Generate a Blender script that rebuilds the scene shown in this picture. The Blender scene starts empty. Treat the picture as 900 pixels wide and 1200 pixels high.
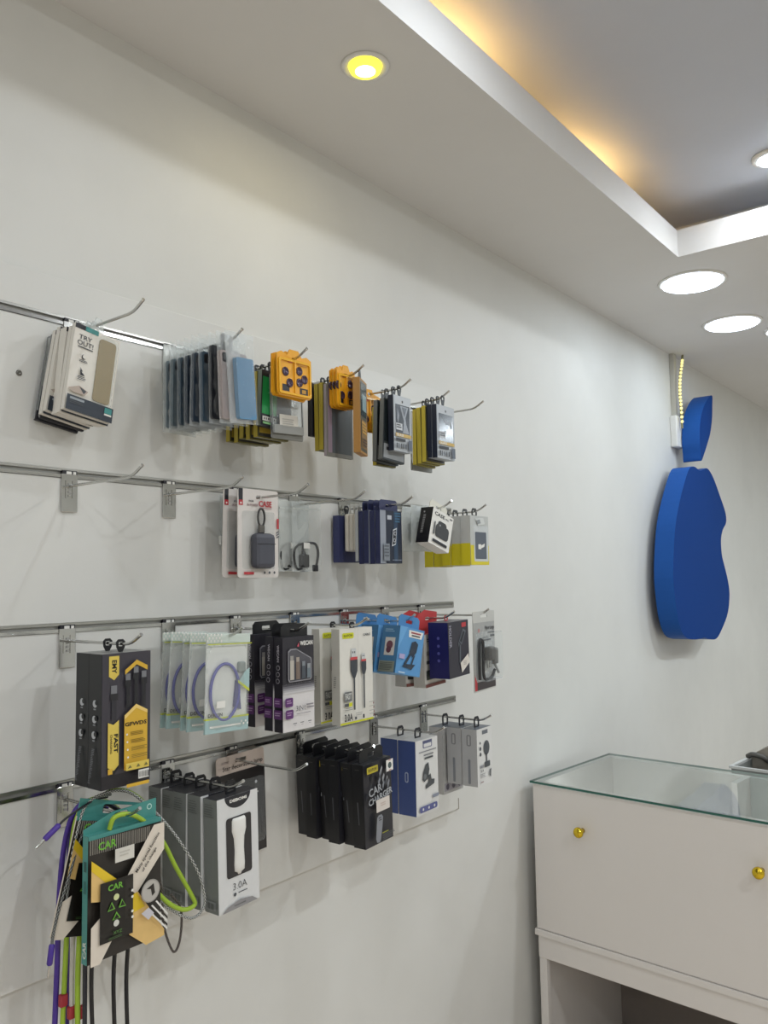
import bpy, bmesh, math, random
from mathutils import Vector, Matrix
random.seed(7)
scene = bpy.context.scene
COL = scene.collection
R = math.radians

# ------------------------------------------------------------------ camera
F_PX, YAW, PITCH, ROLL = 975.37, R(38.178), R(4.651), R(-0.955)
CAM = Vector((1.25, 0.0, 1.5))
_fw = Vector((-math.sin(YAW)*math.cos(PITCH), math.cos(YAW)*math.cos(PITCH), math.sin(PITCH)))
_r0 = Vector((math.cos(YAW), math.sin(YAW), 0)); _u0 = _r0.cross(_fw)
_r = math.cos(ROLL)*_r0 + math.sin(ROLL)*_u0
_u = -math.sin(ROLL)*_r0 + math.cos(ROLL)*_u0
cd = bpy.data.cameras.new('camera'); cam = bpy.data.objects.new('camera', cd); COL.objects.link(cam)
cd.sensor_fit = 'VERTICAL'; cd.sensor_height = 36.0; cd.lens = F_PX/1200*36.0; cd.clip_start = 0.02
m = Matrix((_r, _u, -_fw)).transposed().to_4x4(); m.translation = CAM
cam.matrix_world = m
scene.camera = cam
# ------------------------------------------------------------------ world, exposure
w = bpy.data.worlds.new('world'); scene.world = w; w.use_nodes = True
w.node_tree.nodes['Background'].inputs[0].default_value = (0.8, 0.87, 1.0, 1)
w.node_tree.nodes['Background'].inputs[1].default_value = 0.05
vs = scene.view_settings
vs.view_transform = 'Standard'; vs.look = 'None'; vs.gamma = 1.0; vs.use_curve_mapping = False
vs.exposure = -0.24
# strengths of the room's lamps and the added fill lamps (watts)
P_TRAY, P_FAR, P_PANEL, P_SPOT, P_COVE, P_COUNTER_FILL = 3.0, 15.0, 1.2, 0.6, 2.4, 0.6

def ray(px, py): return (px-450)/F_PX*_r - (py-600)/F_PX*_u + _fw
def at(px, py, ax, val):
    """the point where a photo pixel's line of sight meets the plane axis=val"""
    d = ray(px, py); return CAM + d*((val-CAM[ax])/d[ax])

# ------------------------------------------------------------------ materials
def lin(c):
    if isinstance(c, str):
        c = c.lstrip('#'); c = tuple(int(c[i:i+2], 16)/255 for i in (0, 2, 4))
    return tuple((x/12.92 if x <= 0.04045 else ((x+0.055)/1.055)**2.4) for x in c)
_M = {}
def M(hexc, rough=0.5, metal=0.0, coat=0.0):
    key = (hexc, rough, metal, coat)
    if key in _M: return _M[key]
    mt = bpy.data.materials.new('paint_%s' % hexc.strip('#')); mt.use_nodes = True
    nt = mt.node_tree; b = nt.nodes['Principled BSDF']
    b.inputs['Roughness'].default_value = rough; b.inputs['Metallic'].default_value = metal
    b.inputs['Coat Weight'].default_value = coat
    base = lin(hexc)
    n = nt.nodes.new('ShaderNodeTexNoise'); n.inputs['Scale'].default_value = 90; n.inputs['Detail'].default_value = 3
    tc = nt.nodes.new('ShaderNodeTexCoord'); nt.links.new(tc.outputs['Object'], n.inputs['Vector'])
    mr = nt.nodes.new('ShaderNodeMapRange'); mr.inputs[3].default_value = 0.96; mr.inputs[4].default_value = 1.04
    nt.links.new(n.outputs['Fac'], mr.inputs[0])
    mx = nt.nodes.new('ShaderNodeVectorMath'); mx.operation = 'SCALE'; mx.inputs[0].default_value = base
    nt.links.new(mr.outputs[0], mx.inputs['Scale']); nt.links.new(mx.outputs[0], b.inputs['Base Color'])
    _M[key] = mt; return mt
def emis(name, col, s):
    mt = bpy.data.materials.new(name); mt.use_nodes = True; b = mt.node_tree.nodes['Principled BSDF']
    b.inputs['Base Color'].default_value = (*lin(col), 1)
    b.inputs['Emission Color'].default_value = (*lin(col), 1); b.inputs['Emission Strength'].default_value = s
    return mt
def plaster(name, hexc, dirt, rough=0.6):
    mt = bpy.data.materials.new(name); mt.use_nodes = True; nt = mt.node_tree; b = nt.nodes['Principled BSDF']
    b.inputs['Roughness'].default_value = rough
    tc = nt.nodes.new('ShaderNodeTexCoord')
    n = nt.nodes.new('ShaderNodeTexNoise'); n.inputs['Scale'].default_value = 2.3; n.inputs['Detail'].default_value = 8; n.inputs['Roughness'].default_value = 0.62
    nt.links.new(tc.outputs['Object'], n.inputs['Vector'])
    cr = nt.nodes.new('ShaderNodeValToRGB'); e = cr.color_ramp.elements
    base = lin(hexc); e[0].position = 0.28; e[1].position = 0.6
    e[0].color = (*[c*dirt for c in base], 1); e[1].color = (*base, 1)
    nt.links.new(n.outputs['Fac'], cr.inputs[0]); nt.links.new(cr.outputs[0], b.inputs['Base Color'])
    n2 = nt.nodes.new('ShaderNodeTexNoise'); n2.inputs['Scale'].default_value = 160; n2.inputs['Detail'].default_value = 4
    nt.links.new(tc.outputs['Object'], n2.inputs['Vector'])
    bp = nt.nodes.new('ShaderNodeBump'); bp.inputs['Strength'].default_value = 0.05; bp.inputs['Distance'].default_value = 0.002
    nt.links.new(n2.outputs['Fac'], bp.inputs['Height']); nt.links.new(bp.outputs[0], b.inputs['Normal'])
    return mt
def clear(name, tint, cover, rough=0.12):
    """thin clear plastic film: mostly see-through, a little milky, glossy"""
    mt = bpy.data.materials.new(name); mt.use_nodes = True; nt = mt.node_tree
    b = nt.nodes['Principled BSDF']; b.inputs['Base Color'].default_value = (*lin(tint), 1); b.inputs['Roughness'].default_value = rough
    tr = nt.nodes.new('ShaderNodeBsdfTransparent'); tr.inputs[0].default_value = (0.97, 0.98, 0.98, 1)
    mix = nt.nodes.new('ShaderNodeMixShader'); out = nt.nodes['Material Output']
    lw = nt.nodes.new('ShaderNodeLayerWeight'); lw.inputs[0].default_value = 0.25
    mr = nt.nodes.new('ShaderNodeMapRange'); mr.inputs[3].default_value = cover; mr.inputs[4].default_value = min(1, cover+0.28)
    nt.links.new(lw.outputs['Fresnel'], mr.inputs[0]); nt.links.new(mr.outputs[0], mix.inputs[0])
    nt.links.new(tr.outputs[0], mix.inputs[1]); nt.links.new(b.outputs[0], mix.inputs[2])
    n = nt.nodes.new('ShaderNodeTexNoise'); n.inputs['Scale'].default_value = 55; n.inputs['Detail'].default_value = 2
    tc = nt.nodes.new('ShaderNodeTexCoord'); nt.links.new(tc.outputs['Object'], n.inputs['Vector'])
    bp = nt.nodes.new('ShaderNodeBump'); bp.inputs['Strength'].default_value = 0.8; bp.inputs['Distance'].default_value = 0.004
    nt.links.new(n.outputs['Fac'], bp.inputs['Height']); nt.links.new(bp.outputs[0], b.inputs['Normal'])
    nt.links.new(mix.outputs[0], out.inputs[0]); return mt

WALL = plaster('wall_paint', '#dcdbd6', 0.93, 0.55)
CEIL = plaster('ceiling_paint', '#dddbd8', 0.96, 0.7)
FLOORM = plaster('floor_tile', '#e2d3c3', 0.92, 0.35)
BOARD = plaster('board_laminate', '#dcdbd6', 0.97, 0.32)
CABM = plaster('cabinet_laminate', '#e4dfda', 0.97, 0.4)
CHROME = M('#c9c9c6', 0.16, 1.0); ALU = M('#b9b8b3', 0.28, 1.0); DARKSLOT = M('#a3a29d', 0.45, 0.2)
BLACK = M('#17171a', 0.35); BLK2 = M('#24242a', 0.45); WHITE = M('#e8e6e0', 0.5); GOLD = M('#e0c23a', 0.15, 1.0)
FILM = clear('clear_film', '#f2f4f4', 0.09, 0.08); MILKY = clear('milky_film', '#e6e9e6', 0.42, 0.25)
BLISTER = clear('blister_plastic', '#f4f6f6', 0.035, 0.06)

# ------------------------------------------------------------------ mesh helpers
class MB:
    def __init__(s): s.v = []; s.f = []; s.m = []; s.mats = []; s.sm = []
    def mi(s, mat):
        if mat not in s.mats: s.mats.append(mat)
        return s.mats.index(mat)
    def add(s, vs, fs, mat, smooth=False):
        o = len(s.v); s.v += [tuple(p) for p in vs]; k = s.mi(mat)
        for f in fs: s.f.append(tuple(i+o for i in f)); s.m.append(k); s.sm.append(smooth)
        return s
    def box(s, a, b, mat, ch=0.0):
        (x0, y0, z0), (x1, y1, z1) = a, b
        if ch <= 0:
            v = [(x, y, z) for x in (x0, x1) for y in (y0, y1) for z in (z0, z1)]
            return s.add(v, [(0,1,3,2),(4,6,7,5),(0,4,5,1),(2,3,7,6),(0,2,6,4),(1,5,7,3)], mat)
        bm = bmesh.new(); bmesh.ops.create_cube(bm, size=1)
        for p in bm.verts:
            p.co = Vector(((x0+x1)/2+p.co.x*(x1-x0), (y0+y1)/2+p.co.y*(y1-y0), (z0+z1)/2+p.co.z*(z1-z0)))
        bmesh.ops.bevel(bm, geom=bm.edges[:], offset=ch, segments=2, affect='EDGES', profile=0.5)
        return s.frombm(bm, mat)
    def frombm(s, bm, mat, smooth=False):
        bm.verts.index_update()
        s.add([p.co[:] for p in bm.verts], [[p.index for p in f.verts] for f in bm.faces], mat, smooth); bm.free(); return s
    def tube(s, pts, r, mat, n=10, mat2=None, cap=True):
        pts = [Vector(p) for p in pts]; rr = r if isinstance(r, (list, tuple)) else [r]*len(pts)
        rings = []; t0 = (pts[1]-pts[0]).normalized(); nrm = t0.orthogonal().normalized()
        for i, p in enumerate(pts):
            t = (pts[min(i+1, len(pts)-1)]-pts[max(i-1, 0)]).normalized()
            nrm = (nrm - t*nrm.dot(t)).normalized(); b = t.cross(nrm)
            rings.append([p+(nrm*math.cos(2*math.pi*k/n)+b*math.sin(2*math.pi*k/n))*rr[i] for k in range(n)])
        vs = [q for g in rings for q in g]
        A, B = [], []
        for i in range(len(pts)-1):
            for k in range(n):
                f = (i*n+k, i*n+(k+1) % n, (i+1)*n+(k+1) % n, (i+1)*n+k)
                (B if mat2 and (i+k) % 2 else A).append(f)
        s.add(vs, A, mat, True)
        if B:
            o = len(s.v)-len(vs); k2 = s.mi(mat2)
            for f in B: s.f.append(tuple(i+o for i in f)); s.m.append(k2); s.sm.append(True)
        if cap:
            s.add(rings[0], [tuple(range(n))[::-1]], mat); s.add(rings[-1], [tuple(range(n))], mat)
        return s
    def lathe(s, prof, mat, n=24, M4=None):
        vs = []; fs = []
        for (r, z) in prof:
            for k in range(n):
                a = 2*math.pi*k/n; p = Vector((r*math.cos(a), r*math.sin(a), z)); vs.append(M4 @ p if M4 else p)
        for i in range(len(prof)-1):
            for k in range(n):
                fs.append((i*n+k, i*n+(k+1) % n, (i+1)*n+(k+1) % n, (i+1)*n+k))
        fs.append(tuple(range(n))[::-1]); fs.append(tuple((len(prof)-1)*n+k for k in range(n)))
        return s.add(vs, fs, mat, True)
    def prism(s, poly, x0, x1, mat, matside=None):
        """outline of (y, z) points extruded along x"""
        n = len(poly)
        s.add([(x1, y, z) for y, z in poly], [tuple(range(n))], mat)
        s.add([(x0, y, z) for y, z in poly], [tuple(range(n))[::-1]], mat)
        vs = [(x0, y, z) for y, z in poly]+[(x1, y, z) for y, z in poly]
        s.add(vs, [(i, (i+1) % n, n+(i+1) % n, n+i) for i in range(n)], matside or mat); return s
    def plate_hole(s, outer, inner, x0, x1, mat):
        n = len(outer)
        for x, flip in ((x1, False), (x0, True)):
            vs = [(x, *p) for p in outer]+[(x, *p) for p in inner]
            fs = [(i, (i+1) % n, n+(i+1) % n, n+i) for i in range(n)]
            s.add(vs, [f[::-1] for f in fs] if flip else fs, mat)
        for loop in (outer, inner):
            vs = [(x0, *p) for p in loop]+[(x1, *p) for p in loop]
            s.add(vs, [(i, (i+1) % n, n+(i+1) % n, n+i) for i in range(n)], mat)
        return s
    def build(s, name, parent=None, weld=False):
        me = bpy.data.meshes.new(name); me.from_pydata(s.v, [], s.f)
        for mt in s.mats: me.materials.append(mt)
        me.polygons.foreach_set('material_index', s.m); me.polygons.foreach_set('use_smooth', s.sm); me.update()
        o = bpy.data.objects.new(name, me); COL.objects.link(o)
        if parent: o.parent = parent
        return o

def ray_poly(c, ang, poly):
    d = (math.cos(ang), math.sin(ang)); best = None
    for i in range(len(poly)):
        a, b = poly[i], poly[(i+1) % len(poly)]
        ex, ey = b[0]-a[0], b[1]-a[1]; den = d[0]*ey-d[1]*ex
        if abs(den) < 1e-12: continue
        t = ((a[0]-c[0])*ey-(a[1]-c[1])*ex)/den; u = ((a[0]-c[0])*d[1]-(a[1]-c[1])*d[0])/den
        if t > 0 and -1e-6 <= u <= 1+1e-6 and (best is None or t > best): best = t
    return (c[0]+d[0]*best, c[1]+d[1]*best)
def ring(poly, hole):
    """matching loops for a plate with a hole: outline and hole are seen from the hole's centre"""
    c = (sum(p[0] for p in hole)/len(hole), sum(p[1] for p in hole)/len(hole))
    an = sorted(set([round(math.atan2(p[1]-c[1], p[0]-c[0]), 5) for p in poly+hole]))
    return [ray_poly(c, a, poly) for a in an], [ray_poly(c, a, hole) for a in an]
def rrect(y0, z0, y1, z1, r, n=4):
    out = []
    for cy, cz, a0 in ((y1-r, z1-r, 0), (y0+r, z1-r, 90), (y0+r, z0+r, 180), (y1-r, z0+r, 270)):
        for k in range(n+1):
            a = R(a0+90*k/n); out.append((cy+r*math.cos(a), cz+r*math.sin(a)))
    return out
def smooth_path(P, per=8):
    P = [Vector(p) for p in P]; Q = [P[0]*2-P[1]]+P+[P[-1]*2-P[-2]]; out = []
    for i in range(1, len(Q)-2):
        for k in range(per):
            t = k/per; a, b, c, d = Q[i-1], Q[i], Q[i+1], Q[i+2]
            out.append(0.5*((2*b)+(c-a)*t+(2*a-5*b+4*c-d)*t*t+(3*b-a-3*c+d)*t**3))
    out.append(P[-1]); return out

_tx = {}
def text_geo(txt, bold=0.0):
    key = (txt, bold)
    if key not in _tx:
        cu = bpy.data.curves.new('lettering', 'FONT'); cu.body = txt; cu.size = 1.0; cu.offset = bold; cu.resolution_u = 2
        o = bpy.data.objects.new('lettering', cu); COL.objects.link(o)
        bpy.context.view_layer.update()
        me = bpy.data.meshes.new_from_object(o.evaluated_get(bpy.context.evaluated_depsgraph_get()))
        vs = [(p.co.x, p.co.y) for p in me.vertices]; fs = [tuple(f.vertices) for f in me.polygons]
        bpy.data.objects.remove(o); bpy.data.curves.remove(cu); bpy.data.meshes.remove(me)
        xs = [p[0] for p in vs] or [0]; ys = [p[1] for p in vs] or [0]
        x0, x1, y0, y1 = min(xs), max(xs), min(ys), max(ys)
        _tx[key] = ([((x-x0)/(x1-x0 or 1), (y-y0)/(y1-y0 or 1)) for x, y in vs], fs)
    return _tx[key]

class Art:
    """flat print on a face; u runs right, v runs down, both 0..1 of the face"""
    def __init__(s, place, w, h): s.mb = MB(); s.place = place; s.w = w; s.h = h; s.k = 1
    def put(s, pts, fs, mat):
        e = 0.00025*s.k; s.k += 1
        s.mb.add([s.place(u*s.w, v*s.h, e) for u, v in pts], fs, mat)
    def poly(s, pts, mat): s.put(pts, [tuple(range(len(pts)))[::-1]], mat)
    def rect(s, u0, v0, u1, v1, mat): s.poly([(u0, v0), (u1, v0), (u1, v1), (u0, v1)], mat)
    def rr(s, u0, v0, u1, v1, r, mat):
        pts = rrect(u0*s.w, v0*s.h, u1*s.w, v1*s.h, r); s.poly([(a/s.w, b/s.h) for a, b in pts], mat)
    def disc(s, u, v, r, mat, n=16): s.poly([(u+r*math.cos(2*math.pi*i/n)/s.w, v+r*math.sin(2*math.pi*i/n)/s.h) for i in range(n)], mat)
    def text(s, t, u0, v0, u1, v1, mat, bold=0.02, rot=0):
        """lettering stretched into the box u0,v0 (top left) .. u1,v1; rot 90 runs upward, -90 downward, others tilt"""
        p, f = text_geo(t, bold)
        if rot == 90: q = [(u0+(u1-u0)*(1-b), v1-(v1-v0)*a) for a, b in p]
        elif rot == -90: q = [(u0+(u1-u0)*b, v0+(v1-v0)*a) for a, b in p]
        else: q = [(u0+(u1-u0)*a, v1-(v1-v0)*b) for a, b in p]
        if rot not in (0, 90, -90):
            cu, cv = (u0+u1)/2*s.w, (v0+v1)/2*s.h; c, n = math.cos(R(rot)), math.sin(R(rot))
            q = [((cu+(a*s.w-cu)*c+(b*s.h-cv)*n)/s.w, (cv-(a*s.w-cu)*n+(b*s.h-cv)*c)/s.h) for a, b in q]
        s.put(q, f, mat)
    def lines(s, u0, v0, u1, v1, n, mat, fill=0.5, rnd=0.25):
        for i in range(n):
            a = v0+(v1-v0)*i/n; s.rect(u0, a, u1-(u1-u0)*rnd*random.random(), a+(v1-v0)/n*fill, mat)
    def bars(s, u0, v0, u1, v1, n, mat):
        for i in range(n):
            a = u0+(u1-u0)*i/n; s.rect(a, v0, a+(u1-u0)/n*random.uniform(0.3, 0.75), v1, mat)
    def build(s, name, parent): return s.mb.build(name, parent) if s.mb.v else None

# ------------------------------------------------------------------ things
def thing(name, label, cat, loc=(0, 0, 0), rot=(0, 0, 0), group=None):
    o = bpy.data.objects.new(name, None); COL.objects.link(o); o.empty_display_size = 0.02
    o.location = loc; o.rotation_euler = rot; o['label'] = label; o['category'] = cat
    if group: o['group'] = group
    return o
def tag(o, label, cat, group=None):
    o['label'] = label; o['category'] = cat
    if group: o['group'] = group
    return o
def struct(o): o['kind'] = 'structure'; return o
def dup(root, label, dx=0, dy=0, dz=0, swing=None, yaw=None, skip=()):
    r = root.copy(); COL.objects.link(r); r['label'] = label
    r.location = root.location+Vector((dx, dy, dz)); e = root.rotation_euler.copy()
    if swing is not None: e.x = R(swing)
    if yaw is not None: e.z = R(yaw)
    r.rotation_euler = e
    for ch in root.children:
        if ch.name.split('.')[0] in skip: continue
        c = ch.copy(); COL.objects.link(c); c.parent = r
        for g in ch.children:
            d = g.copy(); COL.objects.link(d); d.parent = c
    return r
ORD = ['front', 'second', 'third', 'fourth', 'fifth', 'sixth', 'seventh', 'eighth', 'ninth']

RAIL = [1.938, 1.683, 1.431, 1.181]
HZ = [z-0.021 for z in RAIL]
PX = 0.0                     # front plane of the slatwall boards
P_R, P_T, P_B = 1.887, 2.008, 0.894   # right end, top and bottom of the slatwall
H_S, H_T = 2.495, 2.655      # soffit and raised tray ceiling
WX = -0.012                  # wall plane
TX, TY = 0.415, 2.575        # tray edges

# ================================================================== the room
def slab(name, a, b, mat): return struct(MB().box(a, b, mat).build(name))
slab('floor', (-0.1, -3.0, -0.1), (4.0, 7.2, 0.0), FLOORM)
slab('wall_left', (-0.15, -3.0, 0), (WX, 7.2, 2.75), WALL)
slab('wall_right', (3.8, -3.0, 0), (3.95, 7.2, 2.75), WALL)
slab('wall_far', (WX, 7.0, 0), (3.8, 7.15, 2.75), WALL)
slab('wall_near', (WX, -2.95, 0), (3.8, -2.8, 2.75), WALL)
# dropped soffit: a board ring round the raised tray, with an upstand along the opening
cb = MB()
cb.box((WX, -2.8, H_S), (TX, 7.0, H_S+0.014), CEIL)
cb.box((TX, TY, H_S), (3.8, 7.0, H_S+0.014), CEIL)
cb.box((3.3, -2.8, H_S), (3.8, TY, H_S+0.014), CEIL)
cb.box((TX, -2.8, H_S), (3.3, -2.2, H_S+0.014), CEIL)
cb.box((WX, TY+0.16, H_S+0.014), (3.8, TY+0.175, H_T), CEIL)  # cove back wall, added to bounce light onto the tray ceiling
struct(cb.build('ceiling_soffit'))
lip = MB()
lip.box((TX-0.014, -2.2, H_S-0.0015), (TX+0.0012, TY+0.014, H_S+0.085), CEIL)
lip.box((TX+0.0012, TY-0.0012, H_S-0.0015), (3.3, TY+0.014, H_S+0.085), CEIL)
lip.box((3.299, -2.2, H_S-0.0015), (3.314, TY-0.0012, H_S+0.085), CEIL)
struct(lip.build('trim_1'))
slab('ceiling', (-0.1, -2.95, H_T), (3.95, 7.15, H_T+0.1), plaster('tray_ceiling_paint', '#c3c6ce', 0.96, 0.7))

# ------------------------------------------------------------------ lamps
def area(name, loc, size, power, col, parent, spread=180, up=False):
    l = bpy.data.lights.new(name, 'AREA'); l.shape = 'DISK'; l.size = size; l.energy = power; l.color = col; l.spread = R(spread)
    o = bpy.data.objects.new(name, l); COL.objects.link(o); o.parent = parent; o.location = loc
    if up: o.rotation_euler = (math.pi, 0, 0)
    return o
COOL = (0.945, 0.985, 1.0); ICE = (0.84, 0.94, 1.0); WARM = (1.0, 0.82, 0.5)
E_PANEL = emis('panel_diffuser', '#dcecff', 12.0); E_TRAY = emis('spot_diffuser', '#cfe3ff', 60.0); E_WARM = emis('warm_bulb', '#fff04a', 2.0); E_HOT = emis('bulb_core', '#fff6b0', 6.0)
def panel_light(x, y, label, d=0.2, power=None):
    t = thing('ceiling_panel_light', label, 'ceiling light', (x, y, H_S), group='round panel lights in the soffit')
    MB().lathe([(d/2+0.012, 0), (d/2+0.011, -0.004), (d/2, -0.006), (d/2, -0.001)], WHITE, 40).build('trim_ring', t)
    MB().lathe([(d/2, -0.003), (d/2-0.004, -0.009), (d/2*0.7, -0.014), (0.001, -0.016)], E_PANEL, 40).build('diffuser', t)
    area('panel_lamp', (0, 0, -0.02), d*0.9, power or P_PANEL, ICE, t)
panel_light(0.377, 2.829, 'round white LED panel light nearest the corner of the raised ceiling')
panel_light(0.345, 3.412, 'round white LED panel light nearest the hanging LED strip')
_p = at(925, 386, 2, H_S)
panel_light(_p.x, _p.y, 'small sliver of round LED panel light at the right edge', 0.17)
for x, y in ((1.6, 3.4), (1.8, 4.8), (1.8, 6.2)): panel_light(x, y, 'added round LED fill light in the rear soffit, outside the picture', power=P_FAR)  # unseen lamps added to brighten the rear of the room
def tray_spot(x, y, label, power=None):
    t = thing('ceiling_spot', label, 'ceiling light', (x, y, H_T), group='ring spots in the raised ceiling')
    MB().lathe([(0.055, 0), (0.054, -0.006), (0.042, -0.010), (0.036, -0.004)], WHITE, 32).build('trim_ring', t)
    MB().lathe([(0.036, -0.005), (0.033, -0.013), (0.02, -0.018), (0.001, -0.02)], E_TRAY, 32).build('diffuser', t)
    area('spot_lamp', (0, 0, -0.024), 0.07, power or P_TRAY, COOL, t)
tray_spot(0.735, 2.43, 'ring-shaped white spot in the raised ceiling at the right edge')
for i, (x, y) in enumerate(((0.735, 1.2), (0.735, 0.0), (0.735, -1.2), (2.2, 2.3), (2.2, 0.9), (2.2, -0.6), (2.2, -1.8))):  # the row farther from the wall is added fill light, hence stronger
    tray_spot(x, y, 'unseen ring spot in the raised ceiling, outside the picture', P_FAR if x > 1 else None)
t = thing('recessed_spotlight', 'small round yellow spotlight recessed in the soffit', 'ceiling light', tuple(at(428, 77, 2, H_S)))
MB().lathe([(0.047, 0), (0.047, -0.003), (0.040, -0.005), (0.033, -0.001)], WHITE, 32).build('trim_ring', t)
MB().lathe([(0.0332, -0.001), (0.030, -0.010), (0.020, -0.012)], E_WARM, 32).build('glass_rim', t)
MB().lathe([(0.020, -0.012), (0.010, -0.0145), (0.001, -0.015)], E_HOT, 24).build('bulb', t)
area('spot_lamp', (0, 0, -0.018), 0.03, P_SPOT, (1.0, 0.86, 0.52), t)
for i, (y, lb) in enumerate(((1.42, 'warm cove lamp hidden behind the ceiling upstand, nearer one'), (2.12, 'warm cove lamp hidden behind the ceiling upstand, farther one'), (0.6, 'warm cove lamp above the slatwall, outside the picture'))):
    t = thing('cove_lamp', lb, 'cove lamp', (0.26, y, H_S+0.014), group='warm lamps in the ceiling cove')
    MB().box((-0.02, -0.1, 0), (0.02, 0.1, 0.012), WHITE, 0.002).build('housing', t)
    l = bpy.data.lights.new('cove_led', 'AREA'); l.shape = 'RECTANGLE'; l.size = 0.03; l.size_y = 0.2; l.energy = P_COVE; l.color = (1.0, 0.62, 0.22)
    o = bpy.data.objects.new('cove_led', l); COL.objects.link(o); o.parent = t; o.location = (0, 0, 0.018); o.rotation_euler = (math.pi, R(-25), 0)

# ------------------------------------------------------------------ slatwall panel
SW = thing('slatwall_panel', 'white slatwall panel with four metal rails on the wall', 'display panel', (0, 0.9, P_B))
def loc(b):  # meshes given in world coordinates, shifted under the panel's empty
    b.v = [(x, y-0.9, z-P_B) for x, y, z in b.v]; return b
edges = [P_T]+[z for z in RAIL]+[P_B]; G = 0.0075; Y0 = -0.35
for i in range(5):
    top = edges[i]-(G if i else 0); bot = edges[i+1]+(G if i < 4 else 0)
    loc(MB().box((WX, Y0, bot), (PX, P_R, top), BOARD, 0.0012)).build('board', SW)
for z in RAIL:
    mb = MB(); P = P_R-0.003
    mb.box((WX, Y0, z-G), (PX-0.0035, P, z+G), DARKSLOT)
    mb.box((PX-0.0035, Y0, z+G-0.0022), (PX+0.0015, P, z+G), ALU); mb.box((PX-0.0008, Y0, z+G-0.004), (PX+0.0015, P, z+G-0.0022), ALU)
    mb.box((PX-0.0035, Y0, z-G), (PX+0.0015, P, z-G+0.0022), ALU); mb.box((PX-0.0008, Y0, z-G), (PX+0.002, P, z-G+0.0055), CHROME)
    loc(mb).build('rail', SW)
    loc(MB().box((WX, P_R-0.003, z-G), (PX+0.002, P_R, z+G), WHITE)).build('rail_end', SW)
p = at(22, 437, 0, 0)
loc(MB().lathe([(0.0048, 0), (0.0048, 0.0012), (0.003, 0.0018), (0.001, 0.0008)], M('#77756f', 0.3, 0.8), 14, Matrix.Translation((0, p.y, p.z)) @ Matrix.Rotation(R(90), 4, 'Y'))).build('screw', SW)
p = at(549, 945, 0, WX)
tag(MB().box((WX, P_R+0.004, P_B-0.004), (WX+0.006, P_R+0.012, P_B+0.024), M('#8d8578', 0.6)).build('wall_clip'), 'small grey clip on the wall by the panel corner', 'clip')

# ------------------------------------------------------------------ hooks
HY = [0.75, 0.95, 1.11, 1.275, 1.435, 1.585, 1.735]
HY4 = [0.75, 0.95, 1.10, 1.29, 1.535, 1.735]
ROWS = ['top', 'second', 'third', 'bottom']
WHAT = [['white TRY OUT cartons', 'clear phone case bags', 'orange lens cards and long yellow boxes', 'brown box and yellow boxes', 'first white-faced navy box', 'stack of yellow and navy boxes', None],
        ['NEAR', 'FAR', 'earbud case card', 'clear bag with a black cable', 'navy boxes', 'tilted CASE box', 'yellow-bottomed boxes'],
        ['two black FAST boxes', 'bags of purple cable', 'black 3 IN 1 boxes', 'cream 3.0A cable boxes', 'blue holder boxes', 'red-topped and navy boxes', 'grey blister card'],
        ['CAR cable boxes', 'white car charger cartons', 'star lamp card', 'black car charger cartons', 'blue and white boxes', 'grey and white holder boxes']]
def make_hook(y, z, label, L=0.2):
    t = thing('display_hook', label, 'hook', (PX, y, z), group='chrome slatwall hooks')
    MB().box((0.0022, -0.0145, -0.064), (0.004, 0.0145, -0.001), CHROME, 0.0008).build('bracket_plate', t)
    mb = MB()
    mb.box((0.004, -0.0075, -0.041), (0.0055, -0.0045, -0.012), CHROME); mb.box((0.004, 0.0045, -0.041), (0.0055, 0.0075, -0.012), CHROME)
    for k in range(4): mb.box((0.004, -0.0025, -0.039+k*0.0065), (0.005, 0.0025, -0.0355+k*0.0065), DARKSLOT)
    mb.build('bracket_rib', t)
    mb = MB(); mb.box((-0.003, -0.013, -0.003), (0.0038, 0.013, 0.0045), BLK2); mb.box((0.0038, -0.006, -0.0015), (0.0044, 0.003, 0.003), WHITE); mb.box((0.0038, 0.006, -0.0015), (0.0044, 0.011, 0.003), WHITE)
    mb.build('rail_clip', t)
    pts = [(0.004, 0, -0.021), (L*0.45, 0, -0.021), (L-0.038, 0, -0.0208), (L-0.030, 0, -0.0200), (L-0.022, 0, -0.0178), (L-0.014, 0, -0.0142), (L-0.007, 0, -0.0102), (L, 0, -0.0060)]
    pr = MB().tube(pts, 0.0024, CHROME, 10).build('prong', t)
    MB().tube([(L-0.0018, 0, -0.0071), (L+0.0010, 0, -0.0054)], 0.0028, M('#e6e6e2', 0.12, 1.0), 10).build('tip', pr)
    return t
hooks0 = None
for r, (ys, z) in enumerate(zip((HY, HY, HY, HY4), RAIL)):
    for i, y in enumerate(ys):
        wt = WHAT[r][i]
        if wt == 'NEAR': lb = 'empty chrome hook with bare bracket at the left of the second row'
        elif wt == 'FAR': lb = 'empty chrome hook with bare bracket next to the earbud case card'
        elif wt is None: lb = 'empty chrome hook at the far right end of the top row'
        else: lb = 'chrome hook in the %s row holding the %s' % (ROWS[r], wt)
        if hooks0 is None: hooks0 = make_hook(y, z, lb)
        else: dup(hooks0, lb, 0, y-0.75, z-RAIL[0])

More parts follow.
